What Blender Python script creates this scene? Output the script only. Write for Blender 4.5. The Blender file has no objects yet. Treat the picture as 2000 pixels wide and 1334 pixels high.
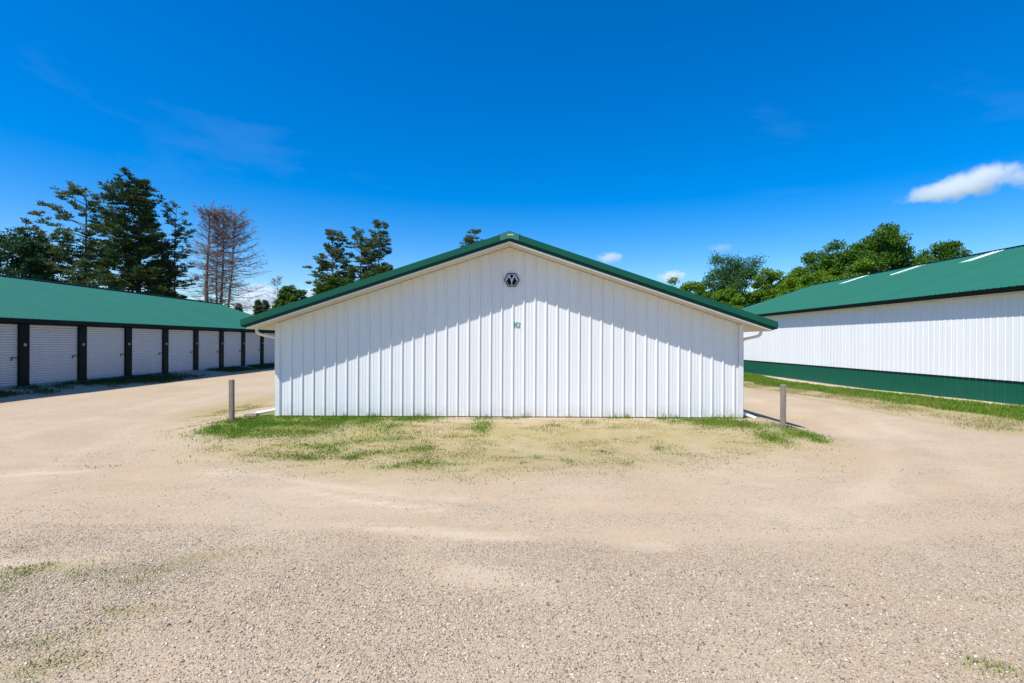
import bpy, math, random
import numpy as np
from mathutils import Matrix, Vector

R = math.radians
scene = bpy.context.scene
COL = scene.collection
rng = np.random.default_rng(7)
random.seed(7)

# ------------------------------------------------------------------ camera, sky, sun, exposure
CZ = 2.30
cam_d = bpy.data.cameras.new('camera')
cam = bpy.data.objects.new('camera', cam_d)
COL.objects.link(cam)
cam_d.sensor_width = 36.0
cam_d.lens = 18.0
cam_d.clip_start = 0.05
cam_d.clip_end = 20000
cam.matrix_world = Matrix.Translation((0, 0, CZ)) @ Matrix.Rotation(R(90), 4, 'X') @ Matrix.Rotation(R(0.25), 4, 'Z')
scene.camera = cam

SUN = Vector((-0.490, -0.410, 1.0)).normalized()       # towards the sun
SUN_EL = math.asin(SUN.z)
SUN_AZ = math.atan2(SUN.x, SUN.y)

world = bpy.data.worlds.new('World')
scene.world = world
world.use_nodes = True
wn = world.node_tree.nodes
wl = world.node_tree.links
wn.clear()
w_out = wn.new('ShaderNodeOutputWorld')
w_bg = wn.new('ShaderNodeBackground')
w_sky = wn.new('ShaderNodeTexSky')
w_sky.sky_type = 'NISHITA'
w_sky.sun_disc = False
w_sky.sun_elevation = SUN_EL
w_sky.sun_rotation = SUN_AZ
w_sky.altitude = 300
w_sky.air_density = 1.0
w_sky.dust_density = 0.8
w_sky.ozone_density = 3.0
w_hsv = wn.new('ShaderNodeHueSaturation')
w_hsv.inputs['Hue'].default_value = 0.508
w_hsv.inputs['Saturation'].default_value = 1.58
w_hsv.inputs['Value'].default_value = 1.0
w_bg.inputs['Strength'].default_value = 0.148
wl.new(w_sky.outputs['Color'], w_hsv.inputs['Color'])
# thin cirrus streaks, the same all round the sky
w_tc = wn.new('ShaderNodeTexCoord')
w_map = wn.new('ShaderNodeMapping')
w_map.inputs['Rotation'].default_value = (0.1, R(12), R(35))
w_map.inputs['Scale'].default_value = (1.1, 3.0, 6.0)
w_ns = wn.new('ShaderNodeTexNoise')
w_ns.inputs['Scale'].default_value = 1.1
w_ns.inputs['Detail'].default_value = 7
w_ns.inputs['Roughness'].default_value = 0.55
w_ns.inputs['Distortion'].default_value = 0.6
w_rmp = wn.new('ShaderNodeMapRange')
w_rmp.inputs['From Min'].default_value = 0.55
w_rmp.inputs['From Max'].default_value = 0.80
w_rmp.inputs['To Max'].default_value = 0.065
w_mix = wn.new('ShaderNodeMixRGB')
w_mix.inputs['Color2'].default_value = (3.6, 4.7, 5.6, 1)
wl.new(w_tc.outputs['Generated'], w_map.inputs['Vector'])
wl.new(w_map.outputs['Vector'], w_ns.inputs['Vector'])
wl.new(w_ns.outputs['Fac'], w_rmp.inputs['Value'])
wl.new(w_rmp.outputs['Result'], w_mix.inputs['Fac'])
wl.new(w_hsv.outputs['Color'], w_mix.inputs['Color1'])
wl.new(w_mix.outputs['Color'], w_bg.inputs['Color'])
wl.new(w_bg.outputs['Background'], w_out.inputs['Surface'])

sun_d = bpy.data.lights.new('sun', 'SUN')
sun_d.energy = 5.0
sun_d.angle = R(0.53)
sun_d.color = (1.0, 0.96, 0.895)
sun = bpy.data.objects.new('sun', sun_d)
COL.objects.link(sun)
sun.rotation_euler = SUN.to_track_quat('Z', 'Y').to_euler()

scene.view_settings.view_transform = 'Standard'
scene.view_settings.look = 'None'
scene.view_settings.exposure = 0.33
scene.view_settings.gamma = 1.0
scene.view_settings.use_curve_mapping = False
scene.cycles.max_bounces = 8
scene.cycles.volume_bounces = 6
scene.cycles.transparent_max_bounces = 16

# ------------------------------------------------------------------ helpers
def link(o, parent=None):
    COL.objects.link(o)
    if parent is not None:
        o.parent = parent
    return o

def tag(o, label=None, cat=None, group=None, kind=None):
    if label: o['label'] = label
    if cat: o['category'] = cat
    if group: o['group'] = group
    if kind: o['kind'] = kind
    return o

def thing(name, label, cat, loc=(0, 0, 0), group=None):
    o = bpy.data.objects.new(name, None)
    o.location = loc
    o.empty_display_size = 0.3
    link(o)
    return tag(o, label, cat, group)

def np_mesh(name, V, F, smooth=False):
    """V (n,3) array, F (m,k) array of equal-sided faces."""
    V = np.asarray(V, dtype=np.float32); F = np.asarray(F, dtype=np.int32)
    me = bpy.data.meshes.new(name)
    k = F.shape[1]
    me.vertices.add(len(V)); me.vertices.foreach_set('co', V.ravel())
    me.loops.add(F.size); me.loops.foreach_set('vertex_index', F.ravel())
    me.polygons.add(len(F))
    me.polygons.foreach_set('loop_start', np.arange(0, F.size, k, dtype=np.int32))
    me.polygons.foreach_set('loop_total', np.full(len(F), k, dtype=np.int32))
    if smooth:
        me.polygons.foreach_set('use_smooth', np.ones(len(F), dtype=bool))
    me.update(calc_edges=True)
    me.validate()
    return me

class MB:
    """Collects shapes for one mesh object."""
    def __init__(self):
        self.v = []; self.f = []
    def add(self, vs, fs):
        b = len(self.v)
        self.v += [tuple(p) for p in vs]
        self.f += [tuple(i + b for i in f) for f in fs]
        return self
    def box(self, x0, x1, y0, y1, z0, z1):
        return self.add([(x0,y0,z0),(x1,y0,z0),(x1,y1,z0),(x0,y1,z0),(x0,y0,z1),(x1,y0,z1),(x1,y1,z1),(x0,y1,z1)],
                        [(0,3,2,1),(4,5,6,7),(0,1,5,4),(1,2,6,5),(2,3,7,6),(3,0,4,7)])
    def prism(self, prof, y0, y1, axis='Y'):
        """closed profile of (a,b) points swept along an axis: Y: (x,z); X: (y,z); Z: (x,y)"""
        n = len(prof)
        def P(a, b, t):
            return (a, t, b) if axis == 'Y' else (t, a, b) if axis == 'X' else (a, b, t)
        vs = [P(a, b, y0) for a, b in prof] + [P(a, b, y1) for a, b in prof]
        fs = [tuple(range(n)), tuple(range(2*n-1, n-1, -1))]
        for i in range(n):
            j = (i+1) % n
            fs.append((i, i+n, j+n, j))
        return self.add(vs, fs)
    def sheet(self, rows):
        """grid of points, rows[i][j]"""
        n = len(rows[0])
        vs = [p for r in rows for p in r]
        fs = [(i*n+j, i*n+j+1, (i+1)*n+j+1, (i+1)*n+j) for i in range(len(rows)-1) for j in range(n-1)]
        return self.add(vs, fs)
    def tube(self, pts, radii, n=8, cap=True):
        pts = [Vector(p) for p in pts]
        if not hasattr(radii, '__len__'): radii = [radii]*len(pts)
        rings = []
        for i, p in enumerate(pts):
            d = (pts[min(i+1, len(pts)-1)] - pts[max(i-1, 0)]).normalized()
            u = d.cross(Vector((0, 0, 1)))
            if u.length < 0.05: u = d.cross(Vector((0, 1, 0)))
            u.normalize(); w = d.cross(u)
            rings.append([p + (u*math.cos(2*math.pi*k/n) + w*math.sin(2*math.pi*k/n))*radii[i] for k in range(n)])
        vs = [q for r in rings for q in r]
        fs = [(i*n+k, i*n+(k+1) % n, (i+1)*n+(k+1) % n, (i+1)*n+k) for i in range(len(pts)-1) for k in range(n)]
        if cap:
            fs += [tuple(range(n-1, -1, -1)), tuple((len(pts)-1)*n+k for k in range(n))]
        return self.add(vs, fs)
    def mesh(self, name, smooth=False, bevel=0, fixn=True):
        me = bpy.data.meshes.new(name)
        me.from_pydata(self.v, [], self.f)
        if fixn or bevel:
            import bmesh
            bm = bmesh.new(); bm.from_mesh(me)
            if fixn: bmesh.ops.recalc_face_normals(bm, faces=bm.faces[:])
            if bevel:
                bmesh.ops.bevel(bm, geom=bm.edges[:], offset=bevel, segments=1, affect='EDGES', profile=0.5)
            bm.to_mesh(me); bm.free()
        if smooth:
            for p in me.polygons: p.use_smooth = True
        me.update()
        return me
    def build(self, name, mat, parent=None, **kw):
        me = self.mesh(name, **kw)
        me.materials.append(mat)
        return link(bpy.data.objects.new(name, me), parent)

def inst(name, me, parent, loc=(0, 0, 0), rotz=0.0):
    o = bpy.data.objects.new(name, me)
    o.location = loc; o.rotation_euler = (0, 0, rotz)
    return link(o, parent)

# ------------------------------------------------------------------ materials
def new_mat(name):
    m = bpy.data.materials.new(name); m.use_nodes = True
    nt = m.node_tree
    return m, nt, nt.nodes['Principled BSDF']

def N(nt, typ, **kw):
    n = nt.nodes.new(typ)
    for k, v in kw.items():
        if k in n.inputs: n.inputs[k].default_value = v
        else: setattr(n, k, v)
    return n

def noise(nt, vec, scale, detail=4, rough=0.55, dist=0.0):
    n = N(nt, 'ShaderNodeTexNoise')
    n.inputs['Scale'].default_value = scale
    n.inputs['Detail'].default_value = detail
    n.inputs['Roughness'].default_value = rough
    n.inputs['Distortion'].default_value = dist
    if vec is not None: nt.links.new(vec, n.inputs['Vector'])
    return n

def maprange(nt, sock, a, b, c=0.0, d=1.0):
    n = N(nt, 'ShaderNodeMapRange')
    n.inputs['From Min'].default_value = a; n.inputs['From Max'].default_value = b
    n.inputs['To Min'].default_value = c; n.inputs['To Max'].default_value = d
    nt.links.new(sock, n.inputs['Value'])
    return n.outputs['Result']

def mix(nt, fac, c1, c2, mode='MIX'):
    n = N(nt, 'ShaderNodeMixRGB', blend_type=mode)
    for s, v in (('Fac', fac), ('Color1', c1), ('Color2', c2)):
        if hasattr(v, 'node'): nt.links.new(v, n.inputs[s])
        elif isinstance(v, (int, float)): n.inputs[s].default_value = v
        else: n.inputs[s].default_value = (*v, 1)
    return n.outputs['Color']

def math_n(nt, op, a, b=0.0):
    n = N(nt, 'ShaderNodeMath', operation=op)
    for i, v in enumerate((a, b)):
        if hasattr(v, 'node'): nt.links.new(v, n.inputs[i])
        else: n.inputs[i].default_value = v
    return n.outputs[0]

def painted_metal(name, col, rough=0.42, dirt=(0.30, 0.27, 0.22), dirt_amt=0.12, spec=0.5, streak=True, wav=0.0, splash=False):
    m, nt, b = new_mat(name)
    pos = N(nt, 'ShaderNodeNewGeometry').outputs['Position']
    mp = N(nt, 'ShaderNodeMapping'); mp.inputs['Scale'].default_value = (6, 6, 0.35) if streak else (1, 1, 1)
    nt.links.new(pos, mp.inputs['Vector'])
    n1 = noise(nt, mp.outputs['Vector'], 1.6, 6, 0.6)
    n2 = noise(nt, pos, 0.55, 4)
    d1 = maprange(nt, n1.outputs['Fac'], 0.45, 0.8, 0, dirt_amt)
    d2 = maprange(nt, n2.outputs['Fac'], 0.35, 0.75, 0.3, 1.0)
    fac = math_n(nt, 'MULTIPLY', d1, d2)
    c = mix(nt, fac, col, dirt)
    if splash:
        sz_ = N(nt, 'ShaderNodeSeparateXYZ'); nt.links.new(pos, sz_.inputs[0])
        n4 = noise(nt, pos, 7.0, 6, 0.7)
        sf = math_n(nt, 'MULTIPLY', maprange(nt, sz_.outputs['Z'], 0.22, 0.62, 0.55, 0.0), maprange(nt, n4.outputs['Fac'], 0.38, 0.68, 0.15, 1.0))
        c = mix(nt, sf, c, (0.44, 0.36, 0.26))
    nt.links.new(c, b.inputs['Base Color'])
    r = maprange(nt, n2.outputs['Fac'], 0.3, 0.7, rough-0.05, rough+0.08)
    nt.links.new(r, b.inputs['Roughness'])
    b.inputs['Specular IOR Level'].default_value = spec
    if wav:
        n3 = noise(nt, pos, 2.2, 2)
        bp = N(nt, 'ShaderNodeBump', Strength=wav, Distance=0.02)
        nt.links.new(n3.outputs['Fac'], bp.inputs['Height'])
        nt.links.new(bp.outputs['Normal'], b.inputs['Normal'])
    return m

M_WHITE = painted_metal('white_painted_steel', (0.725, 0.733, 0.728), 0.5, spec=0.3, dirt_amt=0.18, wav=0.12, splash=True)
M_WHITE_TRIM = painted_metal('white_trim', (0.72, 0.71, 0.68), 0.5, dirt_amt=0.22)
M_SOFFIT = painted_metal('soffit_cream', (0.66, 0.61, 0.53), 0.6, dirt=(0.32, 0.24, 0.16), dirt_amt=0.35, streak=False)
M_DOOR = painted_metal('white_roller_door', (0.56, 0.57, 0.585), 0.55, dirt_amt=0.25, spec=0.3)
M_ROOF = painted_metal('green_roof_steel', (0.022, 0.138, 0.096), 0.55, dirt=(0.12, 0.22, 0.18), dirt_amt=0.10, streak=False, wav=0.05, spec=0.12)
M_GREEN = painted_metal('green_trim_steel', (0.006, 0.086, 0.052), 0.45, dirt=(0.1, 0.16, 0.12), dirt_amt=0.10, streak=False, spec=0.2)
M_GREEN_SHADED = painted_metal('shaded_green_board', (0.004, 0.045, 0.028), 0.5, dirt=(0.04, 0.07, 0.05), dirt_amt=0.1, streak=False, spec=0.2)  # trim green darkened: the shade under the rake lip is painted into the colour
M_GREEN_PALE = painted_metal('green_cap_plate', (0.030, 0.155, 0.095), 0.5, dirt=(0.2, 0.24, 0.18), dirt_amt=0.3, streak=False)
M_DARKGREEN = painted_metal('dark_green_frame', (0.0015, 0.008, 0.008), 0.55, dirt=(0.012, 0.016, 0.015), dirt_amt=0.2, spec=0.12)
def vary(m, amt):
    nt = m.node_tree; b = nt.nodes['Principled BSDF']
    lk = b.inputs['Base Color'].links[0]; src = lk.from_socket
    oi = N(nt, 'ShaderNodeObjectInfo')
    v = maprange(nt, oi.outputs['Random'], 0, 1, 1-amt, 1+amt)
    hs = N(nt, 'ShaderNodeHueSaturation')
    nt.links.new(v, hs.inputs['Value']); nt.links.new(src, hs.inputs['Color'])
    nt.links.new(hs.outputs['Color'], b.inputs['Base Color'])
vary(M_DOOR, 0.07); vary(M_WHITE, 0.018); vary(M_ROOF, 0.03)
M_BLACK = painted_metal('black_hardware', (0.015, 0.015, 0.016), 0.4, dirt_amt=0.05)
M_CONC = painted_metal('pale_concrete', (0.42, 0.39, 0.34), 0.85, dirt=(0.2, 0.18, 0.13), dirt_amt=0.6, streak=False, spec=0.2)
M_NAVY = painted_metal('logo_dark', (0.004, 0.009, 0.014), 0.5, dirt_amt=0.02, spec=0.1)
M_LOGOWHITE = painted_metal('logo_pale', (0.50, 0.54, 0.57), 0.5, dirt_amt=0.05)
M_LETTER = painted_metal('letter_green', (0.0, 0.27, 0.14), 0.5, dirt_amt=0.05)
M_GLASSFIBRE = painted_metal('skylight_white', (0.80, 0.82, 0.80), 0.35, dirt_amt=0.08, streak=False)
M_GALV = painted_metal('grey_hardware', (0.35, 0.36, 0.37), 0.45, dirt_amt=0.2)

def wood_mat():
    m, nt, b = new_mat('weathered_post')
    tc = N(nt, 'ShaderNodeTexCoord').outputs['Object']
    mp = N(nt, 'ShaderNodeMapping'); mp.inputs['Scale'].default_value = (22, 22, 1.4)
    nt.links.new(tc, mp.inputs['Vector'])
    n1 = noise(nt, mp.outputs['Vector'], 2.0, 6, 0.65, 0.4)
    c = mix(nt, maprange(nt, n1.outputs['Fac'], 0.35, 0.68), (0.30, 0.255, 0.20), (0.13, 0.105, 0.08))
    nt.links.new(c, b.inputs['Base Color'])
    b.inputs['Roughness'].default_value = 0.85
    bp = N(nt, 'ShaderNodeBump', Strength=0.5, Distance=0.01)
    nt.links.new(n1.outputs['Fac'], bp.inputs['Height']); nt.links.new(bp.outputs['Normal'], b.inputs['Normal'])
    return m
M_POST = wood_mat()

def bark_mat(name, c1, c2):
    m, nt, b = new_mat(name)
    tc = N(nt, 'ShaderNodeTexCoord').outputs['Object']
    mp = N(nt, 'ShaderNodeMapping'); mp.inputs['Scale'].default_value = (5, 5, 1.2)
    nt.links.new(tc, mp.inputs['Vector'])
    n1 = noise(nt, mp.outputs['Vector'], 2.5, 6, 0.7, 0.5)
    nt.links.new(mix(nt, maprange(nt, n1.outputs['Fac'], 0.35, 0.65), c1, c2), b.inputs['Base Color'])
    b.inputs['Roughness'].default_value = 0.9
    bp = N(nt, 'ShaderNodeBump', Strength=0.8, Distance=0.03)
    nt.links.new(n1.outputs['Fac'], bp.inputs['Height']); nt.links.new(bp.outputs['Normal'], b.inputs['Normal'])
    return m
M_BARK = bark_mat('pine_bark', (0.10, 0.062, 0.042), (0.17, 0.10, 0.070))
M_BARK_G = bark_mat('grey_bark', (0.085, 0.075, 0.062), (0.15, 0.135, 0.115))
M_DEAD = bark_mat('dead_wood', (0.165, 0.110, 0.098), (0.27, 0.195, 0.180))

def leaf_mat(name, c1, c2, c3=None, trans=0.3, rough=0.6):
    m, nt, b = new_mat(name)
    geo = N(nt, 'ShaderNodeNewGeometry')
    rnd = geo.outputs['Random Per Island']
    n1 = noise(nt, geo.outputs['Position'], 0.6, 3)
    c = mix(nt, rnd, c1, c2)
    if c3 is not None:
        c = mix(nt, maprange(nt, n1.outputs['Fac'], 0.42, 0.66), c, c3)
    nt.links.new(c, b.inputs['Base Color'])
    b.inputs['Roughness'].default_value = rough
    b.inputs['Specular IOR Level'].default_value = 0.3
    tr = N(nt, 'ShaderNodeBsdfTranslucent')
    nt.links.new(c, tr.inputs['Color'])
    ms = N(nt, 'ShaderNodeMixShader'); ms.inputs[0].default_value = trans
    out = nt.nodes['Material Output']
    nt.links.new(b.outputs[0], ms.inputs[1]); nt.links.new(tr.outputs[0], ms.inputs[2])
    nt.links.new(ms.outputs[0], out.inputs['Surface'])
    return m
M_PINE = leaf_mat('pine_needles', (0.055, 0.110, 0.045), (0.125, 0.180, 0.065), (0.135, 0.145, 0.050), 0.3)
M_PINE_DARK = leaf_mat('pine_needles_dark', (0.028, 0.068, 0.028), (0.070, 0.120, 0.038), (0.080, 0.100, 0.025), 0.22)
M_PINE_LIME = leaf_mat('young_pine_needles', (0.070, 0.140, 0.018), (0.130, 0.190, 0.028), (0.05, 0.12, 0.02), 0.25)
M_LEAF = leaf_mat('green_leaves', (0.038, 0.120, 0.010), (0.095, 0.200, 0.016), (0.080, 0.165, 0.010), 0.35)
M_LEAF_DARK = leaf_mat('dark_leaves', (0.018, 0.062, 0.022), (0.050, 0.115, 0.035), (0.025, 0.075, 0.028), 0.25)
M_LEAF_LIME = leaf_mat('lime_leaves', (0.105, 0.225, 0.010), (0.200, 0.315, 0.018), (0.100, 0.195, 0.010), 0.4)
M_LEAF_BLUE = leaf_mat('bluish_leaves', (0.026, 0.100, 0.036), (0.080, 0.170, 0.045), (0.050, 0.130, 0.020), 0.3)
M_GRASS = leaf_mat('green_grass', (0.085, 0.195, 0.008), (0.185, 0.300, 0.022), (0.21, 0.270, 0.04), 0.4, 0.6)
M_GRASS_SHADED = leaf_mat('shaded_weeds', (0.020, 0.055, 0.010), (0.050, 0.090, 0.018), (0.06, 0.08, 0.02), 0.25, 0.6)  # grass colour darkened to paint in the left building's shadow
M_OLIVE = leaf_mat('olive_grass', (0.15, 0.19, 0.025), (0.28, 0.28, 0.06), (0.20, 0.20, 0.04), 0.4, 0.65)
M_DRY = leaf_mat('dry_grass', (0.38, 0.34, 0.13), (0.52, 0.45, 0.23), (0.28, 0.28, 0.08), 0.45, 0.7)

# ------------------------------------------------------------------ ground
def sstep(a, b, x):
    t = np.clip((np.asarray(x, dtype=float)-a)/(b-a), 0, 1)
    return t*t*(3-2*t)

def vnoise(x, y, s, seed=0):
    """smooth value noise in numpy"""
    x = np.asarray(x, dtype=float)*s + seed*17.13; y = np.asarray(y, dtype=float)*s - seed*9.71
    xi = np.floor(x).astype(np.int64); yi = np.floor(y).astype(np.int64)
    fx = x-xi; fy = y-yi
    fx = fx*fx*(3-2*fx); fy = fy*fy*(3-2*fy)
    def h(a, b):
        n = (a*374761393 + b*668265263 + seed*144665) & 0x7fffffff
        n = ((n ^ (n >> 13))*1274126177) & 0x7fffffff
        return ((n ^ (n >> 16)) & 0xffff)/65535.0
    return (h(xi, yi)*(1-fx)+h(xi+1, yi)*fx)*(1-fy) + (h(xi, yi+1)*(1-fx)+h(xi+1, yi+1)*fx)*fy

def fbm(x, y, s, seed=0, o=4):
    r = 0; a = 0.5
    for i in range(o):
        r = r + a*vnoise(x, y, s*2**i, seed+i); a *= 0.5
    return r

def ground_z(x, y):
    x = np.asarray(x, dtype=float); y = np.asarray(y, dtype=float)
    # low mound the gable building stands on
    pad = 0.215*sstep(-9.2, -7.2, x)*(1-sstep(6.7, 8.3, x))*sstep(10.4, 13.0, y)
    swale = -0.16*np.exp(-((x-8.9)/1.1)**2)*sstep(11.5, 13.8, y)
    left = 0.33*(1-sstep(-19.9, -17.6, x))
    rise_r = -0.20*sstep(10.5, 14, x)*sstep(18, 31, y)
    und = 0.05*(fbm(x, y, 0.22, 3)-0.47) + 0.022*(fbm(x, y, 0.9, 5)-0.47)
    quiet = 1-0.8*sstep(-9.0, -7.2, x)*(1-sstep(6.7, 8.3, x))*sstep(12.8, 13.8, y)
    ruts = 0
    for (pts, w) in TRACKS:
        d = poly_dist(x, y, pts)
        ruts = ruts - 0.018*np.exp(-(d/w)**2)
    return pad + swale + left + rise_r + und*quiet + ruts

def poly_dist(x, y, pts):
    d = np.full(np.shape(x), 1e9)
    for (ax, ay), (bx, by) in zip(pts[:-1], pts[1:]):
        dx, dy = bx-ax, by-ay
        t = np.clip(((x-ax)*dx+(y-ay)*dy)/(dx*dx+dy*dy), 0, 1)
        d = np.minimum(d, np.hypot(x-ax-t*dx, y-ay-t*dy))
    return d

# wheel tracks curving round the gable building: smooth pale dirt between loose stones
TRACKS = [
    ([(-14, 8.6), (-9, 9.4), (-6.5, 9.75), (-4.2, 9.2), (-2, 7.9), (0.3, 7.2), (3.5, 7.0), (6, 7.6), (8.4, 9.0), (9.4, 12), (9.6, 20), (9.6, 46)], 0.30),
    ([(-14, 7.4), (-8, 8.3), (-5, 8.3), (-2.4, 7.0), (0.2, 6.2), (4, 6.1), (7, 6.7), (9.6, 8.4), (11.0, 12), (11.3, 20), (11.3, 46)], 0.32),
    ([(-16.6, 46), (-16.4, 22), (-14.8, 14.5), (-11.5, 11.6), (-8.8, 9.6)], 0.38),
    ([(-14.6, 46), (-14.0, 22), (-12.4, 15), (-9.8, 12.4), (-7.0, 9.6)], 0.38),
]

ax = np.unique(np.round(np.concatenate([np.arange(-24, 24.01, 0.2), np.arange(-60, 60.1, 3.0), np.array([-4000, -2000, -900, -400, -200, -120, -85, 85, 120, 200, 400, 900, 2000, 4000])]), 3))
ay = np.unique(np.round(np.concatenate([np.arange(-4, 2.5, 0.5), np.arange(2.5, 18.01, 0.14), np.arange(18, 50, 0.6), np.arange(50, 110, 4.0), np.array([-4000, -1500, -500, -200, -80, -40, -20, -10, 130, 180, 300, 600, 1200, 2500, 4000])]), 3))
GX, GY = np.meshgrid(ax, ay)
GZ = ground_z(GX, GY)
gv = np.stack([GX.ravel(), GY.ravel(), GZ.ravel()], 1)
nx, ny = len(ax), len(ay)
ii = (np.arange(ny-1)[:, None]*nx + np.arange(nx-1)[None, :]).ravel()
gf = np.stack([ii, ii+1, ii+nx+1, ii+nx], 1)
gm = np_mesh('ground', gv, gf, smooth=True)

def sandy_at(x, y):
    """how packed and stone-free the dirt is"""
    s = np.zeros(np.shape(x))
    for pts, w in TRACKS:
        d = poly_dist(x, y, pts)
        s = np.maximum(s, np.exp(-(d/(w*1.5))**2))
    lanes = np.maximum(sstep(-8.5, -10.5, -(-x)) if False else (1-sstep(-10.0, -8.0, x))*sstep(7.6, 9.5, y), sstep(8.6, 10.4, x)*sstep(8.2, 10.0, y))
    mid = sstep(3.0, 9.0, y)*0.80
    s = np.maximum(s, np.maximum(lanes*0.8, mid))
    for pts, w in RUTS:
        s = np.maximum(s, 0.95*np.exp(-(poly_dist(x, y, pts)/(w*1.6))**2))
    s = s + (fbm(x, y, 0.55, 11)-0.47)*1.25 + (fbm(x, y, 1.8, 13)-0.47)*0.6
    return np.clip(s, 0, 1)

def px(x, y, z=0.1):
    """photo pixel -> point of the ground, used once to lay out the patches in metres"""
    yy = y-(x-1000)*0.00436; xx = x+(y-667)*0.00436
    Y = 1000*(CZ-z)/(yy-667)
    return ((xx-1000)/1000*Y, Y)

def blob(x, y, cx, cy, rx, ry):
    return np.exp(-(((x-cx)/rx)**2+((y-cy)/ry)**2))

# grass cover, read off the photo (centre x, y, half width, half height in its pixels, amount) and turned into metres of ground
def patch(cx, cy, rx, ry, a, z=0.12):
    X, Y = px(cx, cy, z)
    return (X, Y, rx*Y/1000, ry*Y*Y/(1000*(CZ-z)), a)
GREEN = [patch(*p) for p in [
    (450, 835, 34, 11, 1.5), (520, 832, 55, 14, 1.6), (600, 829, 55, 12, 1.4), (655, 830, 40, 11, 0.9), (480, 847, 50, 6, 1.1), (590, 847, 60, 6, 0.7), (540, 815, 40, 7, 1.2),
    (680, 825, 25, 7, 1.1), (720, 828, 40, 9, 0.8), (745, 822, 30, 6, 1.0), (805, 824, 35, 6, 1.3), (760, 840, 35, 6, 0.6), (850, 820, 30, 4, 0.7), (945, 822, 20, 5, 0.9), (942, 840, 16, 8, 0.8), (1000, 824, 14, 3, 0.5),
    (640, 862, 35, 5, 0.8), (560, 880, 50, 5, 0.6), (690, 883, 15, 4, 1.2), (650, 872, 30, 4, 0.6), (720, 875, 40, 4, 0.5), (810, 868, 35, 5, 0.8), (850, 894, 55, 4, 1.0), (780, 900, 50, 4, 0.45), (605, 885, 25, 4, 0.7), (580, 865, 40, 4, 0.5), (770, 855, 40, 4, 0.6), (700, 855, 30, 4, 0.6),
    (1385, 832, 38, 7, 1.3), (1440, 834, 38, 7, 1.0), (1340, 826, 18, 4, 0.5), (1480, 838, 35, 6, 0.6), (1510, 854, 24, 6, 1.2), (1560, 850, 38, 5, 1.3), (1600, 858, 16, 3, 0.9), (1545, 842, 22, 6, 1.0), (1290, 824, 16, 4, 0.7), (1315, 832, 16, 3, 0.6),
    (1225, 892, 12, 4, 0.8), (1110, 888, 10, 4, 0.5), (1050, 882, 12, 3, 0.5), (1180, 872, 22, 4, 0.35), (1285, 866, 14, 3, 0.5), (1340, 877, 18, 3, 0.45), (1085, 838, 14, 3, 0.4), (1150, 832, 18, 3, 0.4)]]
DRY = [patch(*p) for p in [
    (700, 860, 220, 28, 0.9), (560, 870, 110, 22, 0.7), (850, 870, 170, 32, 0.7), (950, 850, 190, 24, 0.7), (1150, 850, 210, 24, 0.75), (1350, 850, 140, 24, 0.8), (1480, 858, 85, 14, 0.7), (1180, 885, 190, 18, 0.5), (950, 900, 170, 18, 0.4), (700, 905, 140, 11, 0.45),
    (470, 790, 65, 13, 1.0), (510, 775, 38, 12, 1.0), (420, 800, 45, 12, 0.7), (395, 825, 28, 12, 0.6), (440, 868, 45, 9, 0.35), (1620, 860, 35, 9, 0.4), (1480, 822, 40, 8, 0.7)]]
WEED = [patch(*p, z=0.0) for p in [
    (60, 1120, 60, 13, 0.8), (200, 1125, 60, 11, 0.8), (130, 1105, 60, 8, 0.7), (330, 1110, 70, 9, 0.8), (390, 1090, 50, 9, 0.7), (250, 1140, 50, 8, 0.5), (20, 1150, 40, 12, 0.7), (250, 1195, 60, 9, 0.5), (330, 1190, 40, 8, 0.4),
    (60, 1260, 60, 13, 0.6), (150, 1290, 60, 14, 0.7), (40, 1310, 50, 18, 1.0), (180, 1230, 40, 8, 0.5), (1900, 1290, 36, 14, 0.8), (1960, 1310, 36, 15, 0.8), (1980, 1250, 25, 11, 0.8), (1930, 1170, 45, 9, 0.4), (1850, 1160, 36, 7, 0.3), (480, 1075, 50, 7, 0.3)]]
RUTS = [([px(*p) for p in q], w) for q, w in [
    ([(-60, 922), (90, 912), (250, 907), (380, 905), (480, 910)], 0.10), ([(340, 912), (520, 918), (640, 936), (780, 955), (900, 962)], 0.13),
    ([(540, 1010), (680, 1014), (830, 1022), (960, 1032), (1080, 1034)], 0.13), ([(560, 940), (700, 966), (860, 985)], 0.09), ([(-60, 1088), (60, 1084), (180, 1080)], 0.16), ([(1080, 1012), (1200, 1040), (1300, 1048)], 0.16),
    ([(1465, 772), (1600, 800), (1715, 850), (1750, 900), (1690, 960), (1560, 1000)], 0.30), ([(1640, 792), (1850, 868), (1960, 950)], 0.32), ([(530, 742), (380, 780), (260, 830), (150, 880), (40, 915)], 0.28), ([(430, 748), (220, 800), (20, 850)], 0.30), ([(900, 1100), (1000, 1110), (1090, 1135)], 0.22)]]

def cover(lst, x, y):
    r = np.zeros(np.shape(x))
    for c in lst:
        r = r + c[4]*blob(x, y, *c[:4])
    return r

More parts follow.
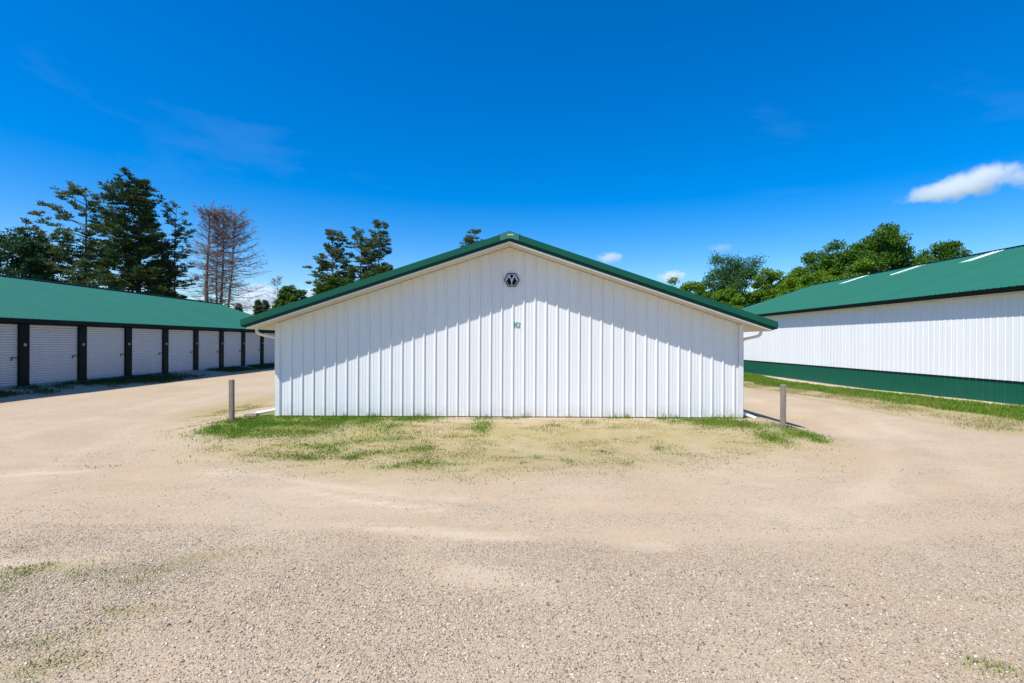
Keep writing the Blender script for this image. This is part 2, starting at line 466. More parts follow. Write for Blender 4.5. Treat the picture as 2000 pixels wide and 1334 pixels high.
def strip_green(x, y):
    e = 0.9*(fbm(x, y, 0.5, 21)-0.47)
    return sstep(14.7, 15.5, x+e*1.6)*(1-sstep(17.7, 18.3, x+e*0.8-1.0*(1-sstep(17, 21, y))-1.0*sstep(36, 40, y)))*sstep(10, 14, y)*1.1
def strip_dry(x, y):
    e = 1.1*(fbm(x, y, 0.4, 23)-0.47)
    return sstep(12.2, 13.4, x+e*1.6)*(1-sstep(15.0, 17.5, x))*sstep(9, 13, y)*1.1
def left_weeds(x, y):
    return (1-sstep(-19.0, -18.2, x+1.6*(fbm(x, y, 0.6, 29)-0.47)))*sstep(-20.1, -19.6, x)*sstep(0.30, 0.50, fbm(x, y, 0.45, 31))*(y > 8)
def lane_mid(x, y):   # thin dry strip between the ruts of both lanes
    return np.exp(-((x-10.4)/0.35)**2)*sstep(16, 22, y)*0.2 + np.exp(-((x+15.4)/0.4)**2)*sstep(17, 24, y)*0.15

def green_at(x, y):
    return np.clip((cover(GREEN, x, y)+strip_green(x, y)+left_weeds(x, y)*0.9+0.3*cover(WEED, x, y)), 0, 1.3)
def dry_at(x, y):
    edge = 0.9*np.exp(-((x-12.3-0.5*(fbm(x, y, 0.3, 81)-0.47))/0.28)**2)*sstep(12, 16, y)
    return np.clip(cover(DRY, x, y)+strip_dry(x, y)+edge+lane_mid(x, y)+0.9*cover(WEED, x, y), 0, 1.2)

def add_attr(me, name, vals):
    a = me.attributes.new(name, 'FLOAT', 'POINT')
    a.data.foreach_set('value', np.asarray(vals, dtype=np.float32).ravel())
fx, fy = gv[:, 0].astype(float), gv[:, 1].astype(float)
add_attr(gm, 'packed', sandy_at(fx, fy))
def rut_at(x, y):
    r = np.zeros(np.shape(x))
    for pts, w in RUTS:
        d = poly_dist(x+0.3*(fbm(x, y, 0.7, 73)-0.47), y+0.35*(fbm(x, y, 0.9, 75)-0.47), pts)
        r = np.maximum(r, (0.75 if w < 0.2 else 0.32)*np.exp(-(d/w)**2)*sstep(0.28, 0.58, fbm(x, y, 0.9, 71)))
    r = np.maximum(r, sstep(17.6, 18.1, x+0.4*(fbm(x, y, 0.8, 79)-0.47))*(x < 19.6)*sstep(16, 19, y))
    return r
add_attr(gm, 'rut', rut_at(fx, fy))
add_attr(gm, 'turf', np.clip(green_at(fx, fy)*(0.55+0.9*fbm(fx, fy, 2.0, 41)), 0, 1))
add_attr(gm, 'straw', np.clip(dry_at(fx, fy)*(0.25+1.4*fbm(fx, fy, 1.6, 43)), 0, 1))
add_attr(gm, 'far_field', np.clip(sstep(50, 62, fy)+sstep(30, 45, np.abs(fx))+(1-sstep(-40, -25, fy)), 0, 1))

def ground_mat():
    m, nt, b = new_mat('gravel_ground')
    pos = N(nt, 'ShaderNodeNewGeometry').outputs['Position']
    def attr(n):
        a = N(nt, 'ShaderNodeAttribute'); a.attribute_name = n
        return a.outputs['Fac']
    packed, turf, straw, far, rut = attr('packed'), attr('turf'), attr('straw'), attr('far_field'), attr('rut')
    n_big = noise(nt, pos, 0.35, 5, 0.6)
    n_mid = noise(nt, pos, 2.3, 6, 0.65)
    n_fine = noise(nt, pos, 38, 5, 0.7)
    n_grit = noise(nt, pos, 130, 3, 0.7)
    # dirt
    dirt = mix(nt, maprange(nt, n_big.outputs['Fac'], 0.35, 0.65), (0.425, 0.316, 0.200), (0.462, 0.362, 0.248))
    dirt = mix(nt, maprange(nt, n_mid.outputs['Fac'], 0.45, 0.75, 0, 0.5), dirt, (0.36, 0.298, 0.21))
    dirt = mix(nt, maprange(nt, n_fine.outputs['Fac'], 0.55, 0.75, 0, 0.45), dirt, (0.28, 0.225, 0.155))
    n_long = N(nt, 'ShaderNodeMapping'); n_long.inputs['Scale'].default_value = (0.5, 2.2, 1); nt.links.new(pos, n_long.inputs['Vector'])
    n_str = noise(nt, n_long.outputs['Vector'], 1.1, 6, 0.7, 0.8)
    dirt = mix(nt, maprange(nt, n_str.outputs['Fac'], 0.50, 0.72, 0, 0.55), dirt, (0.335, 0.265, 0.175))
    dirt = mix(nt, math_n(nt, 'MULTIPLY', rut, 0.9), dirt, (0.55, 0.455, 0.325))
    # stones pressed in the dirt: two sizes of cells, each cell its own grey, tan or buff
    def stones(scale, seed):
        mp = N(nt, 'ShaderNodeMapping'); mp.inputs['Location'].default_value = (seed, seed*2, 0); mp.inputs['Scale'].default_value = (1, 1, 0.4)
        nt.links.new(pos, mp.inputs['Vector'])
        v = N(nt, 'ShaderNodeTexVoronoi'); v.inputs['Scale'].default_value = scale; v.feature = 'F1'
        nt.links.new(mp.outputs['Vector'], v.inputs['Vector'])
        sep = N(nt, 'ShaderNodeSeparateColor'); nt.links.new(v.outputs['Color'], sep.inputs[0])
        cr = N(nt, 'ShaderNodeValToRGB'); nt.links.new(sep.outputs[0], cr.inputs[0])
        e = cr.color_ramp; e.interpolation = 'CONSTANT'
        cols = [(0.0, (0.13, 0.105, 0.08)), (0.15, (0.43, 0.355, 0.250)), (0.38, (0.39, 0.305, 0.200)), (0.58, (0.50, 0.425, 0.31)), (0.78, (0.32, 0.27, 0.21)), (0.91, (0.66, 0.59, 0.47))]
        e.elements[0].position = 0; e.elements[0].color = (*cols[0][1], 1)
        e.elements[1].position = cols[1][0]; e.elements[1].color = (*cols[1][1], 1)
        for p_, c_ in cols[2:]:
            el = e.elements.new(p_); el.color = (*c_, 1)
        return v, sep, cr
    v1, s1, c1 = stones(56, 0.0)
    v2, s2, c2 = stones(110, 3.3)
    loose = math_n(nt, 'SUBTRACT', 1.0, packed)
    k1 = math_n(nt, 'ADD', math_n(nt, 'MULTIPLY', loose, 0.75), 0.05)
    # a cell shows as a stone when its own random value is below the local amount
    m1 = math_n(nt, 'MULTIPLY', math_n(nt, 'LESS_THAN', s1.outputs[1], k1), maprange(nt, v1.outputs['Distance'], 0.5, 0.36))
    m2 = math_n(nt, 'MULTIPLY', math_n(nt, 'LESS_THAN', s2.outputs[1], math_n(nt, 'ADD', k1, 0.10)), maprange(nt, v2.outputs['Distance'], 0.52, 0.38))
    col = mix(nt, m2, dirt, c2.outputs['Color'])
    col = mix(nt, m1, col, c1.outputs['Color'])
    col = mix(nt, math_n(nt, 'MULTIPLY', straw, maprange(nt, n_mid.outputs['Fac'], 0.3, 0.6, 0.45, 1.0)), col, mix(nt, maprange(nt, n_fine.outputs['Fac'], 0.40, 0.62), (0.40, 0.325, 0.165), (0.235, 0.20, 0.065)))
    col = mix(nt, math_n(nt, 'MULTIPLY', turf, 0.9), col, mix(nt, n_fine.outputs['Fac'], (0.075, 0.125, 0.012), (0.18, 0.21, 0.045)))
    col = mix(nt, far, col, mix(nt, n_mid.outputs['Fac'], (0.05, 0.10, 0.02), (0.12, 0.15, 0.04)))
    nt.links.new(col, b.inputs['Base Color'])
    b.inputs['Roughness'].default_value = 0.95
    b.inputs['Specular IOR Level'].default_value = 0.1
    h = math_n(nt, 'MULTIPLY', maprange(nt, v1.outputs['Distance'], 0.5, 0.1), m1)
    h = math_n(nt, 'ADD', h, math_n(nt, 'MULTIPLY', maprange(nt, v2.outputs['Distance'], 0.5, 0.1), math_n(nt, 'MULTIPLY', m2, 0.55)))
    h = math_n(nt, 'ADD', h, math_n(nt, 'MULTIPLY', n_fine.outputs['Fac'], 0.9))
    h = math_n(nt, 'ADD', h, math_n(nt, 'MULTIPLY', n_grit.outputs['Fac'], 0.35))
    bp = N(nt, 'ShaderNodeBump', Strength=0.6, Distance=0.010)
    nt.links.new(h, bp.inputs['Height']); nt.links.new(bp.outputs['Normal'], b.inputs['Normal'])
    return m
gm.materials.append(ground_mat())
ground = link(bpy.data.objects.new('ground', gm))
tag(ground, 'pale tan gravel yard with wheel tracks running round the middle building', kind='structure')

# ------------------------------------------------------------------ the middle building: white gable end
PITCH = 0.332
GXC = -0.075                      # ridge
GW = 6.395                        # half width of the wall
GY0 = 14.10                       # wall plane
GY1 = 45.0
GF = 13.47                        # rake plane
RH = 7.085                        # half width of the roof
Z_TIP = 2.805
Z_APEX = Z_TIP + PITCH*RH
def roof_z(x): return Z_APEX - PITCH*abs(x-GXC)
SOF = 0.275                       # vertical distance roof top -> soffit underside

gable = thing('storage_building', 'white ribbed storage building with green gable roof facing the camera, between two longer buildings', 'building', (GXC, GY0, 0.22))
GO = Vector((GXC, GY0, 0.22))
def local(o, origin):             # geometry was written in world metres; hang it on the Empty
    o.matrix_parent_inverse = Matrix.Translation(-origin)
    return o

def rib_profile(w=0.9144, pitch=0.3048, h=0.030, first=0.06):
    """(offset along the wall, depth) of one ribbed panel"""
    p = [(0, 0)]
    k = first
    while k + 0.08 < w:
        p += [(k, 0), (k+0.018, h), (k+0.044, h), (k+0.062, 0)]
        for q in (0.085, 0.165):
            c = k + 0.062 + q
            if c + 0.03 < w:
                p += [(c-0.018, 0), (c-0.010, 0.004), (c+0.010, 0.004), (c+0.018, 0)]
        k += pitch
    p.append((w, 0))
    return p
RIB = rib_profile()

for i in range(14):
    x0 = GXC - GW + i*0.9144
    top, bot, mid_ = [], [], []
    pr = [(o, d) for o, d in RIB]
    # break the profile at the ridge so the top edge follows both slopes
    for o_, d_ in pr:
        x = x0 + o_ * (2*GW/14/0.9144)
        bot.append((x, GY0-d_, 0.235)); top.append((x, GY0-d_, roof_z(x)-SOF+0.02))
    mb = MB().sheet([bot, top])
    o = mb.build('wall_panel', M_WHITE, gable, fixn=False)
    local(o, GO)
mb = MB()
mb.prism([(GXC-GW+0.01, 0.0), (GXC+GW-0.01, 0.0), (GXC+GW-0.01, roof_z(GXC+GW)-SOF-0.03), (GXC, Z_APEX-SOF-0.03), (GXC-GW+0.01, roof_z(GXC-GW)-SOF-0.03)], GY0+0.012, GY1)
local(mb.build('core_wall', M_WHITE_TRIM, gable), GO)
for s in (-1, 1):                 # ribbed side walls
    rows = [[], []]
    k = 0
    xx = GXC + s*GW
    y = GY0 + 0.05
    while y + 0.9144 < GY1:
        for o_, d_ in RIB[:-1]:
            for r_, z in ((0, 0.235), (1, roof_z(xx)-SOF+0.01)):
                rows[r_].append((xx + s*(d_+0.002), y+o_, z))
        y += 0.9144
    local(MB().sheet(rows).build('side_wall', M_WHITE, gable, fixn=False), GO)
    # corner trim
    mb = MB()
    a, c = sorted((xx - s*0.085, xx + s*0.038))
    mb.box(a, c, GY0-0.038, GY0-0.034+0.002, 0.235, roof_z(xx)-SOF+0.03)
    a, c = sorted((xx + s*0.034, xx + s*0.038))
    mb.box(a, c, GY0-0.034, GY0+0.09, 0.235, roof_z(xx)-SOF+0.01)
    local(mb.build('corner_trim', M_WHITE_TRIM, gable), GO)
mb = MB().box(GXC-GW+0.02, GXC+GW-0.02, GY0-0.004, GY0+0.008, 0.05, 0.238)
local(mb.build('base_board', M_BLACK, gable), GO)

def slope_slab(x_in, x_out, t0, t1, y0, y1, zf):
    """slab between offsets t0 and t1 below the roof surface"""
    return MB().prism([(x_in, zf(x_in)-t0), (x_out, zf(x_out)-t0), (x_out, zf(x_out)-t1), (x_in, zf(x_in)-t1)], y0, y1)

for s in (-1, 1):
    xi, xo = GXC, GXC + s*RH
    # roof slope with standing ribs, every 305 mm
    mb = MB()
    ys, y = [], GF + 0.03
    while y + 0.32 < GY1 + 0.6:
        ys += [(y, 0), (y+0.02, 0.03), (y+0.045, 0.03), (y+0.065, 0)]
        y += 0.3048
    ys.append((GY1+0.6, 0))
    mb.sheet([[(xi, q, roof_z(xi)+d) for q, d in ys], [(xo, q, roof_z(xo)+d) for q, d in ys]])
    mb.prism([(xi, roof_z(xi)-0.012), (xo, roof_z(xo)-0.012), (xo, roof_z(xo)-0.05), (xi, roof_z(xi)-0.05)], GF+0.03, GY1+0.6)
    local(mb.build('roof_slope', M_ROOF, gable, fixn=False), GO)
    # rake trim: upper face, small lip, recessed lower strip
    mb = MB()
    mb.prism([(xi, roof_z(xi)+0.035), (xo, roof_z(xo)+0.035), (xo+s*-0.045, roof_z(xo)-0.118), (xi, roof_z(xi)-0.128)], GF, GF+0.028)
    mb.prism([(xi, roof_z(xi)+0.039), (xo, roof_z(xo)+0.039), (xo, roof_z(xo)+0.034), (xi, roof_z(xi)+0.034)], GF+0.001, GF+0.16)
    mb.prism([(xi, roof_z(xi)-0.118), (xo-s*0.045, roof_z(xo-s*0.045)-0.118), (xo-s*0.05, roof_z(xo-s*0.05)-0.131), (xi, roof_z(xi)-0.131)], GF-0.014, GF+0.0)
    local(mb.build('rake_trim', M_GREEN, gable), GO)
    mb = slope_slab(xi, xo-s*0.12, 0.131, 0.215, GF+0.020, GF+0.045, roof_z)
    local(mb.build('fascia_board', M_GREEN_SHADED, gable), GO)
    mb = slope_slab(xi, xo-s*0.13, 0.222, 0.245, GF+0.046, GY0+0.01, roof_z)
    local(mb.build('rake_soffit', M_SOFFIT, gable), GO)
    mb = slope_slab(xi, xo-s*0.14, 0.205, 0.247, GF+0.030, GF+0.052, roof_z)
    local(mb.build('soffit_edge', M_WHITE_TRIM, gable), GO)
    # boxed eave along the side
    a, c = sorted((GXC+s*(GW+0.045), GXC+s*(RH-0.10)))
    local(MB().box(a, c, GY0-0.03, GY1, 2.610, 2.625).build('eave_soffit', M_SOFFIT, gable), GO)
    a, c = sorted((GXC+s*(RH-0.10), GXC+s*(RH-0.075)))
    local(MB().box(a, c, GF+0.055, GY1, 2.636, 2.775).build('eave_fascia', M_GREEN, gable), GO)
    mb = MB()
    xq = GXC+s*(RH-0.07)
    mb.prism([(xq, 2.79), (xq+s*0.005, 2.655), (xq+s*0.07, 2.655), (xq+s*0.10, 2.78), (xq+s*0.095, 2.78), (xq+s*0.066, 2.66), (xq+s*0.008, 2.66), (xq+s*0.004, 2.79)], GF+0.06, GY1)
    local(mb.build('gutter', M_GREEN, gable), GO)
    # closing board of the eave box, in line with the wall
    zt = lambda x: roof_z(x)-0.247
    p_in, p_out = GXC+s*(GW-0.10), GXC+s*(RH-0.10)
    mb = MB().prism([(GXC+s*(GW+0.036), 2.604), (p_out, 2.604), (p_out, zt(p_out)+0.02), (GXC+s*(GW+0.036), zt(GXC+s*(GW+0.036))+0.02)], GY0-0.045, GY0-0.031)
    local(mb.build('eave_return', M_SOFFIT, gable), GO)

# ridge cap with its closed end plate
mb = MB()
q = 0.27
mb.prism([(GXC-q, Z_APEX-PITCH*q+0.048), (GXC, Z_APEX+0.050), (GXC+q, Z_APEX-PITCH*q+0.048), (GXC+q, Z_APEX-PITCH*q+0.041), (GXC, Z_APEX+0.042), (GXC-q, Z_APEX-PITCH*q+0.041)], GF-0.016, GY1+0.62)
rc = local(mb.build('ridge_cap', M_GREEN, gable), GO)
mb = MB().prism([(GXC-0.25, Z_APEX-PITCH*0.25+0.040), (GXC, Z_APEX+0.041), (GXC+0.25, Z_APEX-PITCH*0.25+0.040), (GXC+0.25, Z_APEX-PITCH*0.25-0.128), (GXC+0.04, Z_APEX-0.150), (GXC-0.04, Z_APEX-0.150), (GXC-0.25, Z_APEX-PITCH*0.25-0.128)], GF-0.022, GF-0.015)
ep = local(mb.build('ridge_end_plate', M_GREEN_PALE, gable), GO)
ep['label'] = 'paler green plate closing the ridge end'
# the small pale strip of print on the plate
mb = MB()
for a, w_ in ((-0.078, 0.030), (-0.040, 0.026), (-0.008, 0.022), (0.020, 0.028), (0.054, 0.026)):
    mb.box(GXC+0.02+a, GXC+0.02+a+w_, GF-0.026, GF-0.0225, Z_APEX-0.070, Z_APEX-0.034)
st = MB(); st.v, st.f = mb.v, mb.f
o = st.build('sticker', M_LOGOWHITE, ep); o.matrix_parent_inverse = Matrix.Translation(-GO) @ Matrix.Identity(4)
o.matrix_parent_inverse = ep.matrix_parent_inverse.copy(); o.parent = ep
o.matrix_parent_inverse = Matrix.Identity(4)

# downspouts
for s, xo_ in ((-1, -7.04), (1, 6.86)):
    xw = GXC + s*(GW+0.085)
    mb = MB()
    pts = [(xo_, 14.11, 2.67), (xo_, 14.11, 2.60), (xo_-s*0.006, 14.11, 2.55), (xo_-s*0.03, 14.12, 2.505), (xo_-s*0.08, 14.13, 2.475), (xo_-s*0.16, 14.15, 2.45), (xw+s*0.06, 14.22, 2.395), (xw+s*0.012, 14.24, 2.36), (xw, 14.25, 2.31), (xw, 14.25, 2.2)]
    mb.tube(pts, 0.042, 10)
    mb.tube([(xw, 14.25, 2.2), (xw, 14.25, 0.47)], 0.042, 10)
    if s < 0:
        ext = [(xw, 14.25, 0.47), (xw, 14.25, 0.41), (xw-0.05, 14.245, 0.365), (xw-0.15, 14.23, 0.345), (xw-0.52, 14.18, 0.275)]
    else:
        ext = [(xw, 14.25, 0.47), (xw, 14.25, 0.38), (xw+0.04, 14.24, 0.33), (xw+0.10, 14.22, 0.30), (xw+0.32, 14.10, 0.215)]
    mb.tube(ext, 0.046, 10, cap=False)
    local(mb.build('downspout', M_WHITE_TRIM, gable, smooth=True), GO)
    e, e2 = Vector(ext[-1]), Vector(ext[-2])
    dd = (e-e2).normalized()
    local(MB().tube([e-dd*0.03, e-dd*0.005], 0.0445, 10).build('downspout_mouth', M_BLACK, gable), GO)

# splash block below the left downspout
sb = MB()
sb.box(-0.16, 0.16, -0.10, 0.10, 0.0, 0.035)
sb.box(-0.16, 0.10, -0.10, -0.075, 0.035, 0.075); sb.box(-0.16, 0.10, 0.075, 0.10, 0.035, 0.075); sb.box(0.10, 0.16, -0.10, 0.10, 0.035, 0.08)
o = sb.build('splash_block', M_CONC, None, bevel=0.006)
o.location = (-7.16, 14.08, float(ground_z(-7.16, 14.08))+0.01); o.rotation_euler = (0, 0, R(8))
tag(o, 'grey concrete splash block in the grass by the left downspout', 'splash block')

# hexagonal logo on the gable
def hexpts(r): return [(r*math.cos(R(60*k)), r*math.sin(R(60*k))) for k in range(6)]
LC = Vector((-0.015, GY0-0.036, CZ+(667-547)*0.01410))
logo = thing('logo_sign', 'black hexagonal sign with a pale M emblem high on the white gable', 'sign', LC)
r0 = 0.213
MB().prism(hexpts(r0), -0.012, 0.012).build('backing', M_NAVY, logo)
mb = MB()
ho, hi = hexpts(r0*0.865), hexpts(r0*0.775)
for k in range(6):
    j = (k+1) % 6
    mb.prism([ho[k], ho[j], hi[j], hi[k]], -0.0165, -0.0135)
mb.build('ring', M_LOGOWHITE, logo)
mb = MB()
def stroke(p, q, w, y0, y1):
    p, q = Vector(p), Vector(q); d = (q-p).normalized(); n = Vector((-d.y, d.x))*w/2
    mb.prism([tuple(p+n), tuple(q+n), tuple(q-n), tuple(p-n)], y0, y1)
u = r0
stroke((-0.72*u, -0.10*u), (-0.30*u, 0.60*u), 0.15*u, -0.0195, -0.0170)
stroke((-0.33*u, 0.62*u), (0.03*u, -0.28*u), 0.17*u, -0.0225, -0.0200)
stroke((-0.03*u, -0.28*u), (0.33*u, 0.62*u), 0.17*u, -0.0255, -0.0230)
stroke((0.30*u, 0.60*u), (0.72*u, -0.10*u), 0.15*u, -0.0285, -0.0260)
stroke((0.0, -0.22*u), (0.0, -0.66*u), 0.12*u, -0.0315, -0.0290)
mb.build('emblem', M_LOGOWHITE, logo)

# unit letters M2
UC = Vector((0.166, GY0-0.004, CZ+(667-640.5)*0.0141))
unit = thing('unit_lettering', 'small green M2 lettering on the white gable below the hexagon sign', 'lettering', UC)
mb = MB()
def poly(pts, ox):
    mb.prism([(x+ox, z) for x, z in pts], -0.006, -0.001)
H_, W_ = 0.165, 0.080
for a in ([(0, 0), (0.020, 0), (0.020, H_), (0, H_)], [(W_-0.020, 0), (W_, 0), (W_, H_), (W_-0.020, H_)]):
    poly(a, -0.104)
def poly2(pts, ox):
    mb.prism([(x+ox, z) for x, z in pts], -0.0085, -0.0065)
poly2([(0.001, H_), (0.014, H_), (W_/2+0.006, 0.05), (W_/2-0.006, 0.05)], -0.104)
mb2 = mb
mb.prism([(x-0.104, z) for x, z in [(W_-0.014, H_), (W_-0.001, H_), (W_/2+0.006, 0.05), (W_/2-0.006, 0.05)]], -0.0115, -0.009)
mb.build('letter_m', M_LETTER, unit)
mb = MB()
arc = []
cx_, cz_, rr = 0.030, 0.112, 0.030
pts_o = [(cx_+0.036*math.cos(R(t)), cz_+0.038*math.sin(R(t))) for t in range(175, -50, -25)]
pts_i = [(cx_+0.017*math.cos(R(t)), cz_+0.019*math.sin(R(t))) for t in range(175, -50, -25)]
for k in range(len(pts_o)-1):
    mb.prism([pts_o[k], pts_o[k+1], pts_i[k+1], pts_i[k]], -0.006, -0.001)
mb.prism([pts_o[-1], (0.020, 0.018), (-0.004, 0.018), pts_i[-1]], -0.006, -0.001)
mb.prism([(-0.006, 0), (0.064, 0), (0.064, 0.0178), (-0.006, 0.0178)], -0.006, -0.001)
mb.build('digit_two', M_LETTER, unit)

# ------------------------------------------------------------------ left building: row of roller doors
LXW = -20.0; LXE = -19.6; LZE = 3.14; LXR = -27.3; LZR = LZE + 0.333*(LXE-LXR)
LY0, LY1 = 12.0, 46.8
LO = Vector((LXW, 30.0, 0.3))
lb = thing('storage_building', 'long storage building on the left with a row of white roller doors and green roof', 'building', LO)
def lroof(x): return LZR - 0.333*abs(x-LXR)
RIB_LOW = rib_profile(h=0.016)
def panel_strip(n_name, mat, parent, origin, y_start, y_end, pfun, w=0.9144, prof_=None):
    """ribbed panels side by side along Y; pfun(depth) -> list of points' (x,z) from low to high"""
    base = []
    for t in (0, 1):
        base.append([(pfun(d)[t][0], o_, pfun(d)[t][1]) for o_, d in (prof_ or RIB)])
    me = MB().sheet(base).mesh(n_name, fixn=False)
    me.materials.append(mat)
    y = y_start; k = 0
    while y < y_end - 0.3:
        o = inst(n_name, me, parent)
        o.matrix_parent_inverse = Matrix.Translation(-origin)
        o.location = (0, y, 0)
        y += w; k += 1
    return k
nrm = Vector((0.333, 0, 1)).normalized()
panel_strip('roof_panel', M_ROOF, lb, LO, LY0-0.3, LY1+0.3, lambda d: [(LXE+nrm.x*d, lroof(LXE)+nrm.z*d), (LXR+nrm.x*d, lroof(LXR)+nrm.z*d)], prof_=rib_profile(h=0.013))
ly_e = LY0-0.3 + math.ceil((LY1+0.3-0.3-(LY0-0.3))/0.9144)*0.9144
LXB = 2*LXR-LXE
mb = MB().prism([(LXE-0.02, lroof(LXE)-0.012), (LXR, LZR-0.008), (LXB, lroof(LXB)), (LXB, lroof(LXB)-0.08), (LXR, LZR-0.09), (LXE-0.02, lroof(LXE)-0.08)], LY0-0.3, ly_e)
local(mb.build('roof_deck', M_GREEN, lb), LO)
mb = MB().prism([(LXR-0.28, LZR-0.093+0.05), (LXR, LZR+0.06), (LXR+0.28, LZR-0.093+0.05), (LXR+0.28, LZR-0.093+0.035), (LXR, LZR+0.045), (LXR-0.28, LZR-0.093+0.035)], LY0-0.32, ly_e+0.02)
local(mb.build('ridge_cap', M_DARKGREEN, lb), LO)
for yy in (LY0-0.33, ly_e):
    mb = MB().prism([(LXE, lroof(LXE)+0.03), (LXR, LZR+0.035), (LXB, lroof(LXB)+0.03), (LXB, lroof(LXB)-0.14), (LXR, LZR-0.14), (LXE, lroof(LXE)-0.14)], yy, yy+0.03)
    local(mb.build('rake_trim', M_GREEN, lb), LO)
mb = MB().box(LXE-0.03, LXE-0.005, LY0-0.28, ly_e-0.01, LZE-0.16, LZE-0.02)
local(mb.build('eave_fascia', M_DARKGREEN, lb), LO)
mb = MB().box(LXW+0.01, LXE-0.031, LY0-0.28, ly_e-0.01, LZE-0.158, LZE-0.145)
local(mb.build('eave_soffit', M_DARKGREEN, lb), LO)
# body behind the doors
mb = MB().prism([(LXW-0.16, 0.0), (LXW-0.16, LZE-0.17), (LXR, LZR-0.15), (LXB+0.4, LZE-0.17), (LXB+0.4, 0.0)], LY0, LY1)
local(mb.build('core_wall', M_WHITE_TRIM, lb), LO)
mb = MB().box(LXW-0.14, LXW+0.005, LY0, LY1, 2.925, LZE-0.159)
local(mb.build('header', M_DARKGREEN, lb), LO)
mb = MB().box(LXW-0.15, LXW+0.06, LY0, LY1, 0.1, 0.392)
local(mb.build('sill_slab', M_CONC, lb), LO)
DW, DP = 2.43, 2.86
door_y = [21.20 + DP*k for k in range(-3, 9)]
# shared meshes
rows = []
zz = 0.415
prof = []
nc = 24
dz = (2.905-0.415)/nc
for k in range(nc):
    z0 = 0.415 + k*dz
    prof += [(0.0, z0), (-0.008, z0+dz*0.14), (0.034, z0+dz*0.34), (0.040, z0+dz*0.66), (0.034, z0+dz*0.92)]
prof.append((0.0, 2.905))
me_cur = MB().sheet([[(d, DW-0.001, z) for d, z in prof], [(d, 0.001, z) for d, z in prof]]).mesh('roller_door', fixn=False)
me_cur.materials.append(M_DOOR)
me_bar = MB().box(-0.01, 0.035, 0.01, DW-0.01, 0.400, 0.432).mesh('bottom_bar'); me_bar.materials.append(M_GALV)
mb = MB(); mb.box(0.043, 0.065, DW-0.30, DW-0.02, 1.53, 1.575); mb.box(0.02, 0.034, DW-0.24, DW-0.14, 1.48, 1.62); mb.box(0.042, 0.062, DW-0.29, DW-0.25, 1.44, 1.575)
me_lat = mb.mesh('latch'); me_lat.materials.append(M_BLACK)
me_colm = MB().box(-0.14, 0.03, 0.0, DP-DW, 0.30, 2.924).mesh('door_post'); me_colm.materials.append(M_DARKGREEN)
mb = MB(); mb.box(0.031, 0.05, 0.16, 0.26, 2.02, 2.14); mb.box(0.05, 0.10, 0.18, 0.24, 2.05, 2.12)
me_plate = mb.mesh('wall_lamp', bevel=0.008); me_plate.materials.append(M_GALV)
for k, y in enumerate(door_y):
    d = inst('roller_door', me_cur, lb); d.matrix_parent_inverse = Matrix.Translation(-LO); d.location = (LXW-0.09, y, 0)
    for nm, me in (('bottom_bar', me_bar), ('latch', me_lat)):
        inst(nm, me, d)
    p = inst('door_post', me_colm, lb); p.matrix_parent_inverse = Matrix.Translation(-LO); p.location = (LXW, y+DW, 0)
    inst('wall_lamp', me_plate, p)
p = inst('door_post', me_colm, lb); p.matrix_parent_inverse = Matrix.Translation(-LO); p.location = (LXW, door_y[0]-(DP-DW), 0)

# ------------------------------------------------------------------ right building: tall white wall on a green wainscot
RXW = 19.07; RXE = 18.65; RZE = 4.44; RXR = 28.8; RZR = RZE + 0.333*(RXR-RXE)
RY0, RY1 = 6.0, 47.8
RO = Vector((RXW, 28.0, 0.0))
rb = thing('storage_building', 'tall white metal building on the right with green wainscot and three roof skylights', 'building', RO)
def rroof(x): return RZR - 0.333*abs(x-RXR)
nr = Vector((-0.333, 0, 1)).normalized()
ny_ = panel_strip('roof_panel', M_ROOF, rb, RO, RY0-0.3, RY1+0.3, lambda d: [(RXR+nr.x*d, rroof(RXR)+nr.z*d), (RXE+nr.x*d, rroof(RXE)+nr.z*d)])
ry_e = RY0-0.3 + ny_*0.9144
RXB = 2*RXR-RXE
mb = MB().prism([(RXE+0.02, rroof(RXE)-0.012), (RXR, RZR-0.008), (RXB, rroof(RXB)), (RXB, rroof(RXB)-0.10), (RXR, RZR-0.11), (RXE+0.02, rroof(RXE)-0.10)], RY0-0.3, ry_e)
local(mb.build('roof_deck', M_GREEN, rb), RO)
mb = MB().prism([(RXR-0.30, RZR-0.1+0.055), (RXR, RZR+0.065), (RXR+0.30, RZR-0.1+0.055), (RXR+0.30, RZR-0.1+0.04), (RXR, RZR+0.05), (RXR-0.30, RZR-0.1+0.04)], RY0-0.32, ry_e+0.02)
local(mb.build('ridge_cap', M_DARKGREEN, rb), RO)
for yy in (RY0-0.33, ry_e):
    mb = MB().prism([(RXE, rroof(RXE)+0.03), (RXR, RZR+0.035), (RXB, rroof(RXB)+0.03), (RXB, rroof(RXB)-0.16), (RXR, RZR-0.16), (RXE, rroof(RXE)-0.16)], yy, yy+0.03)
    local(mb.build('rake_trim', M_GREEN, rb), RO)
mb = MB()
mb.prism([(RXE+0.06, RZE-0.03), (RXE+0.05, RZE-0.205), (RXE-0.03, RZE-0.205), (RXE-0.075, RZE-0.035), (RXE-0.068, RZE-0.035), (RXE-0.025, RZE-0.198), (RXE+0.045, RZE-0.198), (RXE+0.052, RZE-0.03)], RY0-0.28, ry_e-0.01)
local(mb.build('gutter', M_DARKGREEN, rb), RO)
mb = MB().box(RXE+0.062, RXW-0.032, RY0-0.28, ry_e-0.01, RZE-0.200, RZE-0.185)
local(mb.build('eave_soffit', M_SOFFIT, rb), RO)
mb = MB().prism([(RXW+0.01, -0.2), (RXW+0.01, RZE-0.13), (RXR, RZR-0.17), (RXB-0.5, RZE-0.13), (RXB-0.5, -0.2)], RY0+0.01, RY1)
